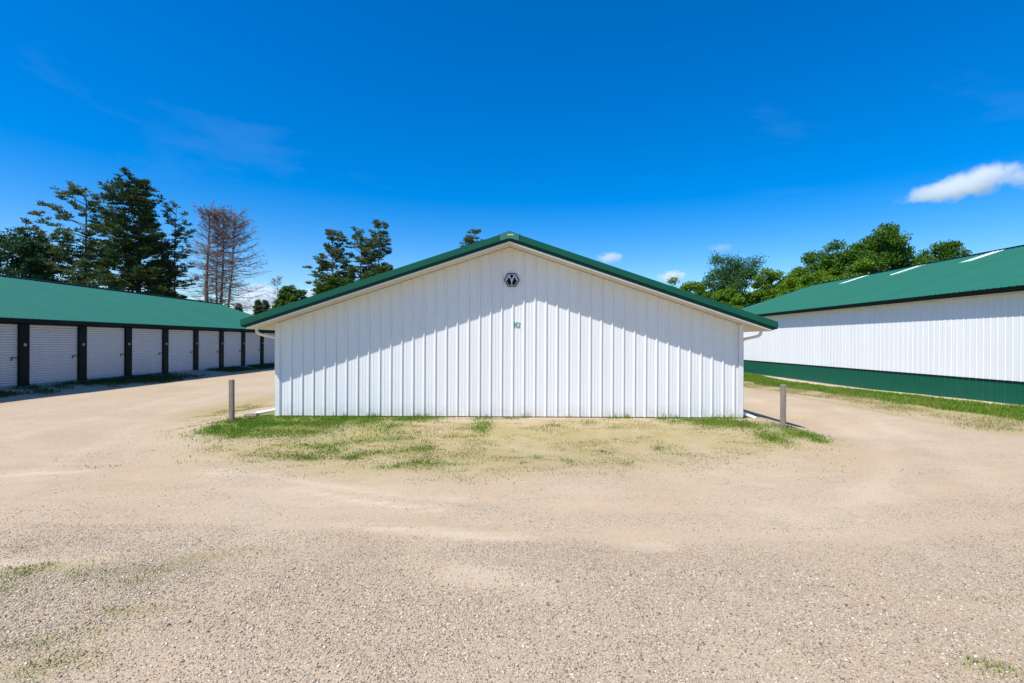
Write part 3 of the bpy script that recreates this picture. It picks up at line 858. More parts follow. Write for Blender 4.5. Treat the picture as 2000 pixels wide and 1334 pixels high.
local(mb.build('core_wall', M_WHITE_TRIM, rb), RO)
panel_strip('wall_panel', M_WHITE, rb, RO, RY0, RY1, lambda d: [(RXW-d, RZE-0.15), (RXW-d, 0.86)], prof_=RIB_LOW)
panel_strip('wainscot_panel', M_GREEN, rb, RO, RY0, RY1, lambda d: [(RXW-0.003-d, 0.835), (RXW-0.003-d, -0.30)], prof_=RIB_LOW)
mb = MB().prism([(RXW-0.002, 0.885), (RXW-0.040, 0.862), (RXW-0.040, 0.838), (RXW-0.002, 0.838)], RY0, RY1)
local(mb.build('wainscot_trim', M_DARKGREEN, rb), RO)
mb = MB().box(RXW-0.05, RXW+0.004, RY0, RY1, -0.5, -0.16)
local(mb.build('footing', M_CONC, rb), RO)
for yc in (30.1, 35.75, 41.35):
    base = []
    pr = [(o_, d) for o_, d in RIB]
    for X in (28.62, 26.55):
        base.append([(X+nr.x*(d+0.006), yc-0.4572+o_*0.96, rroof(X)+nr.z*(d+0.006)) for o_, d in pr])
    local(MB().sheet(base).build('skylight', M_GLASSFIBRE, rb, fixn=False), RO)

# ------------------------------------------------------------------ posts
def post(x, y, lab):
    t = thing('guard_post', lab, 'post', (x, y, float(ground_z(x, y))), 'posts guarding the front corners')
    mb = MB().prism([(-0.053, -0.053), (0.053, -0.053), (0.053, 0.053), (-0.053, 0.053)], -0.4, 1.07, axis='Z')
    mb.build('shaft', M_POST, t, bevel=0.006)
    return t
t = post(-7.27, 13.30, 'weathered square timber post in green grass by the left front corner')
t.rotation_euler = (R(0.4), R(-0.3), R(3))
t = post(6.73, 12.70, 'weathered square timber post beside the right front corner and its downspout')
t.rotation_euler = (R(-0.5), R(0.5), R(-4))

# ------------------------------------------------------------------ loose stones and grass
ICO_V = []
phi = (1+5**0.5)/2
for a in (-1, 1):
    for c in (-phi, phi):
        ICO_V += [(0, a, c), (a, c, 0), (c, 0, a)]
ICO_V = np.array(ICO_V)/math.sqrt(1+phi*phi)
def hull_faces(V):
    fs = []
    n = len(V)
    L = min(np.linalg.norm(V[0]-V[j]) for j in range(1, n))*1.05
    for i in range(n):
        for j in range(i+1, n):
            for k in range(j+1, n):
                if max(np.linalg.norm(V[i]-V[j]), np.linalg.norm(V[j]-V[k]), np.linalg.norm(V[i]-V[k])) < L:
                    if np.dot(np.cross(V[j]-V[i], V[k]-V[i]), V[i]) > 0: fs.append((i, j, k))
                    else: fs.append((i, k, j))
    return np.array(fs)
ICO_F = hull_faces(ICO_V)
OCT_V = np.array([(1, 0, 0), (-1, 0, 0), (0, 1, 0), (0, -1, 0), (0, 0, 1), (0, 0, -0.6)], dtype=float)
OCT_F = np.array([(0, 2, 4), (2, 1, 4), (1, 3, 4), (3, 0, 4), (2, 0, 5), (1, 2, 5), (3, 1, 5), (0, 3, 5)])

def scatter_stones(bv, bf, X, Y, S, sink=0.25):
    n = len(X)
    j = bv[None] * rng.uniform(0.72, 1.2, (n, len(bv), 1))
    sc = np.stack([S*rng.uniform(0.8, 1.35, n), S*rng.uniform(0.65, 1.0, n), S*rng.uniform(0.40, 0.72, n)], 1)
    j = j*sc[:, None, :]
    a = rng.uniform(0, 6.283, n); b_ = rng.normal(0, 0.25, n)
    cb, sb_ = np.cos(b_)[:, None], np.sin(b_)[:, None]
    x, y, z = j[..., 0], j[..., 1], j[..., 2]
    x, z = x*cb-z*sb_, x*sb_+z*cb
    ca, sa = np.cos(a)[:, None], np.sin(a)[:, None]
    x, y = x*ca-y*sa, x*sa+y*ca
    z0 = ground_z(X, Y) + S*sink
    V = np.stack([x+X[:, None], y+Y[:, None], z+z0[:, None]], -1).reshape(-1, 3)
    F = (bf[None]+np.arange(n)[:, None, None]*len(bv)).reshape(-1, 3)
    return V, F

def sample(n, y0, y1, fun, xk=1.15, x0=2.6):
    Y = np.sqrt(rng.uniform(y0*y0, y1*y1, n)); X = rng.uniform(-1, 1, n)*(xk*Y+x0)
    keep = rng.uniform(0, 1, n) < fun(X, Y)
    return X[keep], Y[keep]

def stone_mat():
    m, nt, b = new_mat('loose_stones')
    geo = N(nt, 'ShaderNodeNewGeometry')
    cr = N(nt, 'ShaderNodeValToRGB'); nt.links.new(geo.outputs['Random Per Island'], cr.inputs[0])
    e = cr.color_ramp
    cols = [(0.0, (0.09, 0.075, 0.06)), (0.15, (0.26, 0.21, 0.150)), (0.30, (0.45, 0.365, 0.240)), (0.52, (0.385, 0.325, 0.245)), (0.68, (0.55, 0.455, 0.315)), (0.82, (0.46, 0.33, 0.21)), (0.90, (0.62, 0.55, 0.44)), (1.0, (0.70, 0.655, 0.56))]
    e.elements[0].color = (*cols[0][1], 1); e.elements[1].position = 1.0; e.elements[1].color = (*cols[-1][1], 1)
    for p_, c_ in cols[1:-1]:
        el = e.elements.new(p_); el.color = (*c_, 1)
    n1 = noise(nt, geo.outputs['Position'], 160, 3)
    nt.links.new(mix(nt, maprange(nt, n1.outputs['Fac'], 0.3, 0.7, 0, 0.35), cr.outputs['Color'], (0.30, 0.24, 0.18)), b.inputs['Base Color'])
    b.inputs['Roughness'].default_value = 0.85
    b.inputs['Specular IOR Level'].default_value = 0.2
    return m
M_STONE = stone_mat()
def loose(X, Y): return np.clip(1.0-sandy_at(X, Y)*1.05, 0.04, 1)*np.clip(0.55+1.2*sstep(0.36, 0.60, fbm(X, Y, 1.1, 77)), 0, 1)
Vs, Fs, base = [], [], 0
for bv, bf, n, y0, y1, smin, smax in ((ICO_V, ICO_F, 66000, 2.4, 5.2, 0.005, 0.0135), (OCT_V, OCT_F, 230000, 2.6, 6.4, 0.0035, 0.009), (OCT_V, OCT_F, 130000, 5.2, 10.8, 0.0045, 0.011)):
    X, Y = sample(n, y0, y1, loose)
    S = smin*(smax/smin)**(rng.uniform(0, 1, len(X))**1.7)
    S = np.where(rng.uniform(0, 1, len(X)) < 0.012, S*1.7, S)
    V, F = scatter_stones(bv, bf, X, Y, S)
    Vs.append(V); Fs.append(F+base); base += len(V)
me = np_mesh('gravel', np.concatenate(Vs), np.concatenate(Fs)); me.materials.append(M_STONE)
o = link(bpy.data.objects.new('gravel', me))
tag(o, 'loose grey and tan gravel stones spread over the foreground yard', kind='stuff')

def blades(X, Y, H, W, lean=0.5):
    n = len(X)
    a = rng.uniform(0, 6.283, n)
    dx, dy = np.cos(a), np.sin(a)
    z0 = ground_z(X, Y)-0.01
    la = rng.uniform(0, 6.283, n); l = rng.uniform(0.1, lean, n)*H
    lx, ly = np.cos(la)*l, np.sin(la)*l
    P = np.empty((n, 5, 3))
    P[:, 0] = np.stack([X-dx*W/2, Y-dy*W/2, z0], 1)
    P[:, 1] = np.stack([X+dx*W/2, Y+dy*W/2, z0], 1)
    P[:, 2] = np.stack([X+dx*W*0.35+lx*0.35, Y+dy*W*0.35+ly*0.35, z0+H*0.6], 1)
    P[:, 3] = np.stack([X-dx*W*0.35+lx*0.35, Y-dy*W*0.35+ly*0.35, z0+H*0.6], 1)
    P[:, 4] = np.stack([X+lx, Y+ly, z0+H], 1)
    b5 = np.arange(n)[:, None]*5
    F = np.concatenate([b5+np.array([[0, 1, 2]]), b5+np.array([[0, 2, 3]]), b5+np.array([[3, 2, 4]])], 0)
    return P.reshape(-1, 3), F

def scatter_box(n, x0, x1, y0, y1, fun):
    X = rng.uniform(x0, x1, n); Y = rng.uniform(y0, y1, n)
    k = rng.uniform(0, 1, n) < fun(X, Y)
    k &= ~((np.abs(X-GXC) < GW+0.05) & (Y > GY0-0.05) & (Y < GY1))
    return X[k], Y[k]
def clumpy(f, s, seed, lo=0.40, hi=0.58):
    return lambda x, y: f(x, y)*sstep(lo, hi, fbm(x, y, s, seed))

def grass_obj(name, label, mat, specs):
    Vs, Fs, base = [], [], 0
    for (X, Y, h0, h1, w) in specs:
        H = h0*(h1/h0)**rng.uniform(0, 1, len(X)); W = w*rng.uniform(0.7, 1.3, len(X))
        V, F = blades(X, Y, H, W, 0.7)
        Vs.append(V); Fs.append(F+base); base += len(V)
    me = np_mesh(name, np.concatenate(Vs), np.concatenate(Fs)); me.materials.append(mat)
    o = link(bpy.data.objects.new(name, me))
    return tag(o, label, kind='stuff')

g1 = scatter_box(260000, -9, 8.6, 8.4, 14.1, lambda x, y: cover(GREEN, x, y)*np.clip(0.25+2.2*(fbm(x, y, 2.6, 51)-0.33), 0.1, 1)*0.95)
wall_edge = scatter_box(4200, GXC-GW-0.1, GXC+GW, 13.90, 14.05, clumpy(lambda x, y: np.where(x < 0, 0.9, 0.55), 2.6, 53, 0.46, 0.60))
d1 = scatter_box(260000, -9.5, 9.5, 8.2, 18.5, lambda x, y: dry_at(x, y)*sstep(0.40, 0.60, fbm(x*0.6, y, 2.4, 55))*0.95)
t1 = scatter_box(120000, -8.5, 8.5, 8.2, 14.0, lambda x, y: np.clip(dry_at(x, y)+0.10, 0, 1)*sstep(0.58, 0.68, fbm(x*0.5, y, 3.4, 59))*np.where(x < 0.3, 0.8, 0.4))
grass_obj('grass', 'green grass and weeds at the foot of the white gable wall', M_GRASS,
          [(*g1, 0.02, 0.075, 0.018), (*wall_edge, 0.04, 0.20, 0.013)])
grass_obj('olive_grass', 'yellowing olive tufts scattered over the dirt before the gable', M_OLIVE, [(*t1, 0.012, 0.05, 0.018)])
d2 = scatter_box(90000, 12, 18.6, 11, 48, lambda x, y: strip_dry(x, y)*sstep(0.36, 0.6, fbm(x, y, 1.0, 63))*0.8)
grass_obj('dry_grass', 'thin straw coloured grass on the dirt before the gable', M_DRY, [(*d1, 0.012, 0.045, 0.017), (*d2, 0.03, 0.10, 0.022)])
s1 = scatter_box(190000, 13.8, 19.0, 11, 48, lambda x, y: strip_green(x, y)*np.clip(0.3+1.8*(fbm(x, y, 1.2, 65)-0.3), 0.2, 1)*0.9)
grass_obj('verge_grass', 'green verge of grass along the foot of the right building', M_GRASS, [(*s1, 0.05, 0.16, 0.024)])
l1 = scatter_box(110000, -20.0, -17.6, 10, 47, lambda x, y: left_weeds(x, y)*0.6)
grass_obj('door_weeds', 'shaded weeds growing along the bottom of the roller doors', M_GRASS_SHADED, [(*l1, 0.05, 0.20, 0.025)])
wd = scatter_box(190000, -6.5, 5.5, 2.8, 6.2, lambda x, y: np.clip(cover(WEED, x, y), 0, 1)*sstep(0.42, 0.58, fbm(x, y, 3.2, 57))*0.85)
sel = rng.uniform(0, 1, len(wd[0])) < 0.5
grass_obj('yard_weeds', 'low patchy weeds growing through the foreground gravel', M_GRASS, [(wd[0][sel], wd[1][sel], 0.018, 0.05, 0.009)])
grass_obj('dry_weeds', 'low dried weeds lying in the foreground gravel', M_DRY, [(wd[0][~sel], wd[1][~sel], 0.018, 0.055, 0.008)])

# ------------------------------------------------------------------ trees
def rand_dirs(n):
    v = rng.normal(0, 1, (n, 3)); return v/np.linalg.norm(v, axis=1)[:, None]

def cards(C, L, W, D=None, up=0.0):
    """leaf cards: rhombs of length L, width W along D"""
    n = len(C)
    if D is None: D = rand_dirs(n)
    D = D + np.array([0, 0, up]); D = D/np.linalg.norm(D, axis=1)[:, None]
    S = np.cross(D, rand_dirs(n)); S = S/(np.linalg.norm(S, axis=1)[:, None]+1e-9)
    L = np.broadcast_to(L, n)[:, None]; W = np.broadcast_to(W, n)[:, None]
    P = np.stack([C-D*L*0.5, C+S*W*0.5, C+D*L*0.5, C-S*W*0.5], 1)
    F = np.arange(n)[:, None]*4+np.array([[0, 1, 2, 3]])
    return P.reshape(-1, 3), F

SEEDS = {}
def tree_base(name, label, cat, x, y, group):
    global rng
    rng = np.random.default_rng(SEEDS.get(label, int(abs(x)*131+y*977)))     # each tree keeps its own shape
    return thing(name, label, cat, (x, y, float(ground_z(x, y))), group)

def pine(x, y, H, cb, rad, label, mat=None, dens=1.0, lean=(0, 0), trunk_r=0.24, tuft=0.50, name='pine_tree', group='trees behind the buildings', shape=0.75, gap=0.15, off=0.0, step=1.0):
    """cb: fraction of the height where live branches start; rad: largest branch length"""
    t = tree_base(name, label, 'tree', x, y, group)
    mb = MB()
    ns = 9
    tp = []
    for k in range(ns):
        f = k/(ns-1)
        tp.append(Vector((lean[0]*f*f + 0.12*math.sin(3*f+x), lean[1]*f*f + 0.10*math.cos(4*f+y), H*f*0.985 - 0.2)))
    def at(f):
        k = min(int(f*(ns-1)), ns-2); u = f*(ns-1)-k
        return tp[k].lerp(tp[k+1], u)
    mb.tube(tp, [trunk_r*(1-0.9*k/(ns-1)) for k in range(ns)], 8)
    C, D = [], []
    f = cb
    side = rng.uniform(0, 6.28)
    while f < 0.985:
        g = (f-cb)/(1-cb)
        prof = (1-g)**shape*(0.45+0.55*min(1, g/0.18)) + 0.07
        nb = max(2, int(round((5.2-2.0*g)*dens*rng.uniform(0.6, 1.2))))
        for b_ in range(nb):
            if rng.uniform() < gap: continue
            az = side + b_*6.283/nb + rng.normal(0, 0.4)
            ln = rad*prof*rng.uniform(0.5, 1.2)*(1+off*math.cos(az))
            p0 = at(min(0.995, f+rng.uniform(-0.01, 0.01)))
            d = Vector((math.cos(az), math.sin(az), 0))
            el = rng.uniform(-0.05, 0.22) + 0.75*g*g
            p1 = p0 + d*ln*0.55 + Vector((0, 0, ln*0.55*el))
            p2 = p0 + d*ln + Vector((0, 0, ln*(el+0.16)))
            mb.tube([p0, p1, p2], [0.05+0.012*ln*(1-g), 0.035, 0.012], 4, cap=False)
            m = max(3, int(ln*4.2*dens+1))
            for q in range(m):
                u = rng.uniform(0.32, 1.03) if q else 1.0
                pq = (p0.lerp(p1, u/0.55) if u < 0.55 else p1.lerp(p2, (u-0.55)/0.45))
                sp = ln*0.20*(1.1-u*0.6)
                c = np.array(pq) + np.array([rng.normal(0, sp), rng.normal(0, sp), rng.normal(0.06, 0.13)])
                nn = 25
                dirs = rand_dirs(nn); dirs[:, 2] = np.abs(dirs[:, 2])*0.7+0.12
                dirs[:, 0] += d.x*0.4; dirs[:, 1] += d.y*0.4
                dirs /= np.linalg.norm(dirs, axis=1)[:, None]
                C.append(c + dirs*np.array([1.15, 1.15, 0.75])*tuft*rng.uniform(0.2, 0.85, (nn, 1))); D.append(dirs)
        f += 0.030*step*(1.0 if dens >= 1 else 1.2)*rng.uniform(0.7, 1.35)*(16/H)**0.5
    # leader
    c = np.array(at(0.99)); dirs = rand_dirs(30); dirs[:, 2] = np.abs(dirs[:, 2])
    C.append(c + dirs*0.35); D.append(dirs)
    mb.build('trunk', M_BARK, t, smooth=True)
    C = np.concatenate(C); D = np.concatenate(D)
    V, F = cards(C, tuft*0.8*rng.uniform(0.7, 1.25, len(C)), tuft*0.22*rng.uniform(0.7, 1.3, len(C)), D)
    me = np_mesh('crown', V, F); me.materials.append(mat or M_PINE)
    o = link(bpy.data.objects.new('crown', me), t)
    return t

def dead_pine(x, y, H, label, cb=0.18, rad=2.6, trunk_r=0.2, lean=(0, 0), dens=1.0):
    t = tree_base('dead_pine', label, 'tree', x, y, 'dead bare pines behind the left building')
    ns = 9
    tp = [Vector((lean[0]*(k/8)**1.5+0.1*math.sin(k+x), lean[1]*(k/8), H*k/8-0.2)) for k in range(ns)]
    mb = MB(); mb.tube(tp, [trunk_r*(1-0.85*k/8) for k in range(ns)], 8)
    mb.build('trunk', M_DEAD, t, smooth=True)
    br = MB(); tw_c, tw_d = [], []
    n = int(185*dens)
    for i in range(n):
        f = cb+(1-cb)*rng.uniform(0, 1)**0.75*0.98
        g = (f-cb)/(1-cb)
        k = min(int(f*8), 7); p0 = tp[k].lerp(tp[k+1], f*8-k)
        az = rng.uniform(0, 6.283); d = Vector((math.cos(az), math.sin(az), 0))
        ln = 1.15*rad*(0.55+0.45*math.sin(math.pi*min(1, g*0.8+0.2)))*rng.uniform(0.4, 1.1)*(1.0 if g < 0.75 else 1.25-g*0.6)
        e = -0.22+0.95*g**2+rng.normal(0, 0.1)
        p1 = p0+d*ln*0.5+Vector((0, 0, ln*0.5*e-0.05*ln)); p2 = p0+d*ln+Vector((0, 0, ln*e+0.10*ln))
        br.tube([p0, p1, p2], [0.032, 0.022, 0.008], 4, cap=False)
        for q in range(int(8+20*g)):
            u = rng.uniform(0.3, 1.0)
            pq = np.array(p0.lerp(p1, u*2) if u < 0.5 else p1.lerp(p2, u*2-1))
            dd = np.array(d)+rng.normal(0, 0.6, 3)+np.array([0, 0, 0.4*g]); dd /= np.linalg.norm(dd)
            l2 = rng.uniform(0.25, 0.8)
            tw_c.append(pq+dd*l2*0.5); tw_d.append(np.append(dd, l2))
    br.build('branches', M_DEAD, t)
    tw_d = np.array(tw_d)
    V, F = cards(np.array(tw_c), tw_d[:, 3], 0.036, tw_d[:, :3])
    me = np_mesh('twigs', V, F); me.materials.append(M_DEAD)
    o = link(bpy.data.objects.new('twigs', me), t); o['kind'] = 'stuff'
    return t

def broadleaf(x, y, H, W, label, mat=None, cb=0.2, n_cl=60, leaf=0.30, per=150, name='broadleaf_tree', group='trees behind the buildings', loose_=0.3, trunk_r=0.2, bark=None):
    """crown: clumps of leaves at the ends of limbs, spread in an uneven egg"""
    t = tree_base(name, label, 'tree', x, y, group)
    mb = MB()
    top = Vector((rng.normal(0, 0.3), rng.normal(0, 0.3), H*0.8))
    mid_ = Vector((rng.normal(0, 0.15), rng.normal(0, 0.15), H*0.4))
    mb.tube([(0, 0, -0.2), mid_*0.5, mid_, mid_.lerp(top, 0.6), top], [trunk_r, trunk_r*0.85, trunk_r*0.65, trunk_r*0.35, 0.03], 8)
    C, L = [], []
    zc = H*(cb+1)/2; rz = H*(1-cb)/2
    lob = rng.uniform(0, 6.28, 3)
    for i in range(int(n_cl*1.35)):
        d = rand_dirs(1)[0]
        if d[2] < -0.6: d[2] *= -1
        az = math.atan2(d[1], d[0])
        r = rng.uniform(0.45, 1.0)**0.6*(1+0.16*math.sin(2*az+lob[0])+0.12*math.sin(3*az+5*d[2]+lob[1]))
        taper = 1.0 - 0.14*max(0, d[2]*r)
        c = np.array([d[0]*W/2*r*taper, d[1]*W/2*r*taper, zc+d[2]*rz*r*0.93])
        if c[2] > H*0.97: c[2] = H*0.97
        cv = Vector(c)
        base_ = mid_.lerp(top, float(np.clip((c[2]-H*0.35)/(H*0.5), 0, 0.9)))
        if i % 2 == 0:
            m_ = base_.lerp(cv, 0.5)+Vector((0, 0, -0.05*H*rng.uniform(0, 1)))
            mb.tube([base_, m_, cv], [trunk_r*0.28, trunk_r*0.16, 0.015], 4, cap=False)
        cs = W*rng.uniform(0.09, 0.17)
        n = int(per*2.2*rng.uniform(0.6, 1.3))
        q = rand_dirs(n)*(rng.uniform(0, 1, (n, 1))**0.45)*np.array([cs, cs, cs*0.72])
        q *= 1+loose_*rng.normal(0, 0.5, (n, 1))
        C.append(c+q)
    C = np.concatenate(C)
    C = C[C[:, 2] > 0.3]
    n = len(C)
    V, F = cards(C, leaf*0.80*rng.uniform(0.7, 1.3, n), leaf*0.56*rng.uniform(0.7, 1.3, n))
    mb.build('trunk', bark or M_BARK_G, t, smooth=True)
    me = np_mesh('crown', V, F); me.materials.append(mat or M_LEAF)
    link(bpy.data.objects.new('crown', me), t)
    return t

def TX(pxx, Y): return (pxx-1000)/1000*Y
def TH(pxx, pyy, Y): return (667-(pyy-(pxx-1000)*0.00436))/1000*Y + CZ

# left group
broadleaf(TX(15, 58), 58, TH(15, 452, 58), 7.0, 'dark green broadleaf tree at the far left behind the roof', M_LEAF_DARK, 0.15, 60, 0.32, 90)
pine(TX(85, 60), 60, TH(85, 432, 60), 0.32, 3.0, 'leaning half bare pine between the far left broadleaf and a tall open pine', M_PINE_DARK, 1.0, (-2.2, 0), 0.2, 0.5, gap=0.2)
broadleaf(TX(100, 64), 64, TH(100, 462, 64), 6.5, 'low dark tree under the leaning pine on the left', M_LEAF_DARK, 0.1, 40, 0.32, 80)
pine(TX(163, 61), 61, TH(163, 369, 61), 0.36, 4.4, 'tall open pine with a bare lower trunk left of the dense pine', M_PINE, 0.9, (0.2, 0), 0.28, 0.55, shape=0.55, gap=0.22, off=-0.3)
pine(TX(268, 60), 60, TH(268, 352, 60), 0.10, 4.7, 'tallest dense dark pine rising behind the left building', M_PINE_DARK, 1.3, (0, 0), 0.42, 0.58, shape=0.5, gap=0.12, off=-0.28)
pine(TX(313, 66), 66, TH(300, 455, 66), 0.12, 1.9, 'narrow dark pine on the right flank of the dense pine', M_PINE_DARK, 1.0, (0, 0), 0.2, 0.48)
pine(TX(341, 63), 63, TH(341, 401, 63), 0.28, 2.3, 'thin sparse pine with reddish trunk beside the dead pines', M_PINE, 0.85, (0.3, 0), 0.17, 0.42, gap=0.2, shape=0.35)
dead_pine(TX(403, 62), 62, TH(403, 414, 62), 'bare dead pine with the thickest trunk, leftmost of the dead group', 0.15, 3.0, 0.34, (0.25, 0), 1.1)
dead_pine(TX(423, 65), 65, TH(423, 420, 65), 'thin bare dead pine second from the left in the dead group', 0.25, 2.2, 0.17, (0.1, 0), 0.8)
dead_pine(TX(433, 63), 63, TH(433, 413, 63), 'bare dead pine with a straight trunk in the middle of the dead group', 0.18, 2.8, 0.24, (0.1, 0), 1.1)
dead_pine(TX(442, 62), 62, TH(455, 422, 62), 'bare dead pine leaning right with the widest twigs in the dead group', 0.12, 4.0, 0.22, (1.1, 0), 1.4)
pine(TX(466, 75), 75, TH(466, 596, 75), 0.05, 1.6, 'small young spruce beyond the end of the left roof', M_PINE_DARK, 1.2, tuft=0.34, trunk_r=0.1, name='spruce_tree', shape=1.0, gap=0, step=0.45)
# gap between left building and gable
pine(TX(502, 78), 78, TH(502, 588, 78), 0.02, 1.7, 'small pointed spruce showing over the left eave', M_PINE, 1.3, tuft=0.34, trunk_r=0.1, name='spruce_tree', shape=1.0, gap=0, step=0.4)
pine(TX(517, 80), 80, TH(517, 590, 80), 0.02, 1.7, 'small pointed spruce beside the leafless sapling', M_PINE, 1.3, tuft=0.34, trunk_r=0.1, name='spruce_tree', shape=1.0, gap=0, step=0.4)
dead_pine(TX(541, 76), 76, TH(541, 546, 76), 'slim leafless sapling over the left slope of the gable', 0.3, 1.2, 0.08, (0.1, 0), 0.25)
broadleaf(TX(566, 76), 76, TH(566, 557, 76), 4.4, 'round green tree beside the leafless sapling', M_LEAF, 0.08, 90, 0.30, 110)
# pines behind the gable's left slope
pine(TX(649, 70), 70, TH(649, 456, 70), 0.26, 3.5, 'left one of three open pines behind the gable roof', M_PINE, 1.0, (0, 0), 0.22, 0.50, shape=0.6, gap=0.15)
pine(TX(704, 71), 71, TH(704, 449, 71), 0.32, 3.5, 'middle one of three open pines behind the gable roof', M_PINE, 0.9, (0, 0), 0.20, 0.50, shape=0.5, gap=0.2)
pine(TX(738, 70), 70, TH(738, 436, 70), 0.28, 3.4, 'tallest of three open pines behind the gable roof', M_PINE, 0.95, (0.1, 0), 0.22, 0.50, shape=0.5, gap=0.15)
pine(TX(762, 72), 72, TH(762, 520, 72), 0.05, 1.7, 'short dark spruce at the right edge of the three pines', M_PINE_DARK, 1.4, tuft=0.38, trunk_r=0.12, name='spruce_tree', shape=0.8, gap=0, step=0.5)
for q, (a, b_, w_) in enumerate(((628, 560, 1.9), (648, 548, 1.9), (669, 550, 1.7), (712, 533, 1.9), (742, 518, 2.1))):
    pine(TX(a, 66), 66+q*0.4, TH(a, b_, 66), 0.04, w_, ['lime green young conifer lowest on the roof line below the left pine', 'lime green young conifer below the left pine trunk', 'lime green young conifer just left of the narrow spruce', 'lime green young conifer below the middle pine trunk', 'lime green young conifer below the tallest of the three pines'][q], M_PINE_LIME, 1.5, tuft=0.42, trunk_r=0.1, name='young_conifer', shape=0.65, gap=0, step=0.45, group='lime green young conifers')
pine(TX(685, 67), 67, TH(685, 524, 67), 0.03, 1.1, 'narrow green spruce between the lime young conifers', M_PINE, 1.4, tuft=0.34, trunk_r=0.1, name='spruce_tree', shape=0.9, gap=0, step=0.45)
pine(TX(925, 80), 80, TH(925, 449, 80), 0.42, 2.7, 'lone pine top peeking over the gable just left of its ridge', M_PINE, 1.0, (0, 0), 0.2, 0.5, shape=0.45)
# right side
broadleaf(TX(1328, 74), 74, TH(1328, 536, 74), 6.5, 'light green tree low behind the right slope of the gable', M_LEAF_LIME, 0.1, 45, 0.32, 130)
broadleaf(TX(1365, 80), 80, TH(1365, 538, 80), 6.0, 'small green tree left of the bluish tree', M_LEAF, 0.1, 40, 0.32, 130)
broadleaf(TX(1435, 72), 72, TH(1435, 494, 72), 8.8, 'tall bluish green open tree between gable and right building', M_LEAF_BLUE, 0.12, 75, 0.28, 110, loose_=0.5)
for q, (a, b_, Y_, w_, m_) in enumerate(((1420, 560, 66, 6.0, 'LIME'), (1512, 523, 68, 5.6, 'LIME'), (1556, 518, 64, 6.0, 'LIME'), (1606, 474, 66, 6.6, 'G'), (1592, 516, 60, 5.8, 'LIME'), (1660, 508, 60, 5.8, 'LIME'), (1478, 556, 70, 5.4, 'LIME'), (1640, 492, 64, 5.2, 'LIME'))):
    broadleaf(TX(a, Y_), Y_, TH(a, b_, Y_), w_, ['lime green tree low in front of the tall bluish tree', 'lime green tree right of the bluish tree', 'yellow green tree above the far end of the right roof', 'mid green tree with a narrow top left of the big round maple', 'lime green tree in front of the narrow topped tree', 'lime green bush tucked below the big round maple', 'lime green tree at the right foot of the tall bluish tree', 'lime green tree between the narrow topped tree and the big round maple'][q], M_LEAF_LIME if m_ == 'LIME' else M_LEAF, 0.06, 48, 0.32, 140)
broadleaf(TX(1712, 62), 62, TH(1712, 446, 62), 9.4, 'big round green maple behind the right roof', M_LEAF, 0.12, 125, 0.32, 150, loose_=0.2)
broadleaf(TX(1768, 70), 70, TH(1768, 528, 70), 4.4, 'small bluish tree right of the big round maple', M_LEAF_BLUE, 0.1, 36, 0.3, 120)
broadleaf(TX(1846, 62), 62, TH(1846, 470, 62), 7.6, 'separate round green tree above the second skylight', M_LEAF, 0.05, 100, 0.30, 130, loose_=0.2)

# low far wood closing the ends of the lanes
C = []
for i in range(420):
    xx = rng.uniform(-75, 75); yy = 98+rng.uniform(-4, 6)
    hh = 3.2+2.6*fbm(np.array([xx]), np.array([0.0]), 0.12, 61)[0]
    c = np.array([xx, yy, rng.uniform(0.4, hh)])
    C.append(c+rand_dirs(70)*rng.uniform(0.2, 1.3, (70, 1)))
C = np.concatenate(C)
V, F = cards(C, 0.5*rng.uniform(0.7, 1.3, len(C)), 0.36)
me = np_mesh('far_wood', V, F); me.materials.append(M_LEAF)
o = link(bpy.data.objects.new('far_wood', me)); tag(o, 'low green wood closing the far end of the lanes', kind='stuff')

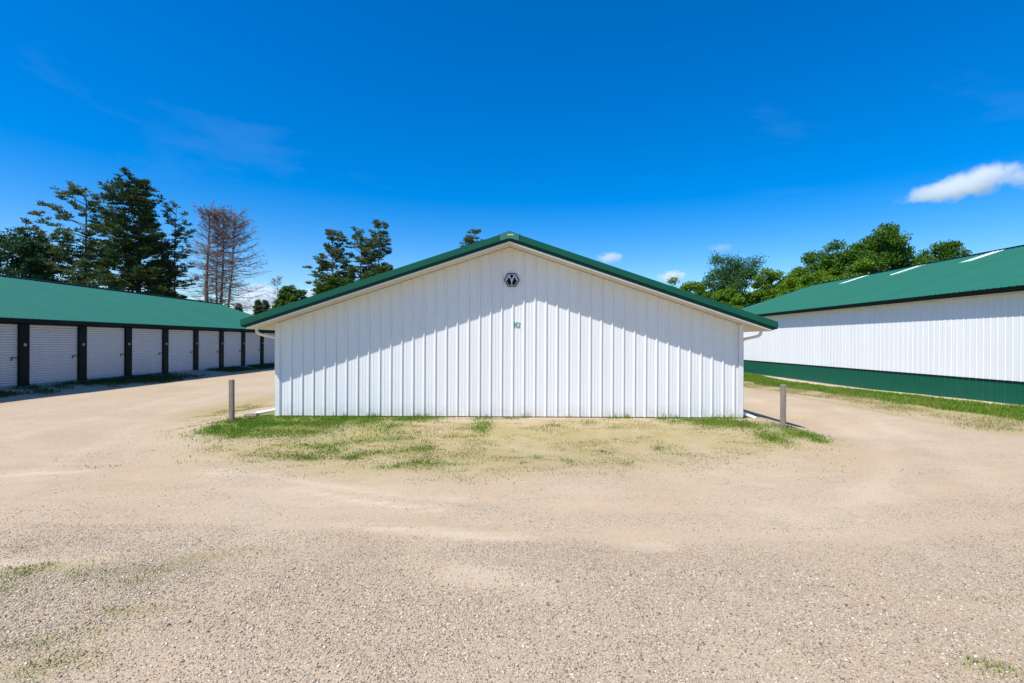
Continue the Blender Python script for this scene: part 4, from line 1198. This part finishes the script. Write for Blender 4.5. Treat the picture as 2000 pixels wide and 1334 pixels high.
# ------------------------------------------------------------------ clouds
def cloud_mat(name, dens, stretch, taper, scale, soft):
    m = bpy.data.materials.new(name); m.use_nodes = True
    nt = m.node_tree; nt.nodes.clear()
    out = N(nt, 'ShaderNodeOutputMaterial')
    pv = N(nt, 'ShaderNodeVolumePrincipled')
    pv.inputs['Color'].default_value = (0.93, 0.945, 0.985, 1)
    pv.inputs['Anisotropy'].default_value = 0.0
    tc = N(nt, 'ShaderNodeTexCoord').outputs['Object']
    iso = N(nt, 'ShaderNodeMapping'); iso.inputs['Scale'].default_value = (stretch, 1.4, 1.0)
    nt.links.new(tc, iso.inputs['Vector'])
    n1 = noise(nt, iso.outputs['Vector'], scale, 8, 0.62, 0.2)
    sp = N(nt, 'ShaderNodeSeparateXYZ'); nt.links.new(tc, sp.inputs[0])
    wid = maprange(nt, sp.outputs['X'], -1, 0.5, 1-taper, 1.0)
    zz = math_n(nt, 'DIVIDE', sp.outputs['Z'], wid)
    low = math_n(nt, 'MULTIPLY', math_n(nt, 'MINIMUM', zz, 0.0), 1.35)     # flatter underside
    zz = math_n(nt, 'ADD', math_n(nt, 'MAXIMUM', zz, 0.0), low)
    cb = N(nt, 'ShaderNodeCombineXYZ')
    nt.links.new(sp.outputs['X'], cb.inputs[0]); nt.links.new(sp.outputs['Y'], cb.inputs[1]); nt.links.new(zz, cb.inputs[2])
    ln = N(nt, 'ShaderNodeVectorMath', operation='LENGTH'); nt.links.new(cb.outputs[0], ln.inputs[0])
    v = math_n(nt, 'SUBTRACT', math_n(nt, 'MULTIPLY', n1.outputs['Fac'], 1.7), ln.outputs['Value'])
    d = maprange(nt, v, 0.08, 0.08+soft, 0, dens)
    nt.links.new(d, pv.inputs['Density'])
    nt.links.new(pv.outputs[0], out.inputs['Volume'])
    return m
import bmesh
def cloud(pxx, pyy, wpx, hpx, label, dens, rot=0.0, taper=0.0, soft=0.30, scale=1.5, Yc=1500.0):
    yy = pyy-(pxx-1000)*0.00436
    loc = (TX(pxx, Yc), Yc, (667-yy)/1000*Yc+CZ)
    sx, sz = wpx/2000*Yc, hpx/2000*Yc
    bm = bmesh.new(); bmesh.ops.create_icosphere(bm, subdivisions=3, radius=1.0)
    me = bpy.data.meshes.new('cloud'); bm.to_mesh(me); bm.free()
    me.materials.append(cloud_mat('cloud_vapour', dens, sx/sz, taper, scale, soft))
    o = link(bpy.data.objects.new('cloud', me))
    o.location = loc; o.scale = (sx, sz*1.4, sz); o.rotation_euler = (0, R(rot), 0)
    tag(o, label, 'cloud', 'small fair weather clouds')
    return o
cloud(1874, 366, 296, 98, 'long white cloud sloping up over the right building', 0.022, -13, taper=0.62, soft=0.45)
cloud(2012, 348, 90, 66, 'puff of cloud at the right edge of the sky', 0.012, 0, soft=0.5)
cloud(1191, 505, 64, 34, 'small white cloud right of the gable ridge', 0.030, 0)
cloud(1407, 485, 66, 30, 'faint small cloud above the bluish tree', 0.010, 0, soft=0.5)
cloud(1311, 542, 70, 40, 'small white cloud low over the right slope of the gable', 0.035, 0)
cloud(505, 585, 130, 84, 'low white cloud behind the dead pines', 0.028, 0)
cloud(604, 574, 60, 34, 'low small cloud beside the three open pines', 0.030, 0)
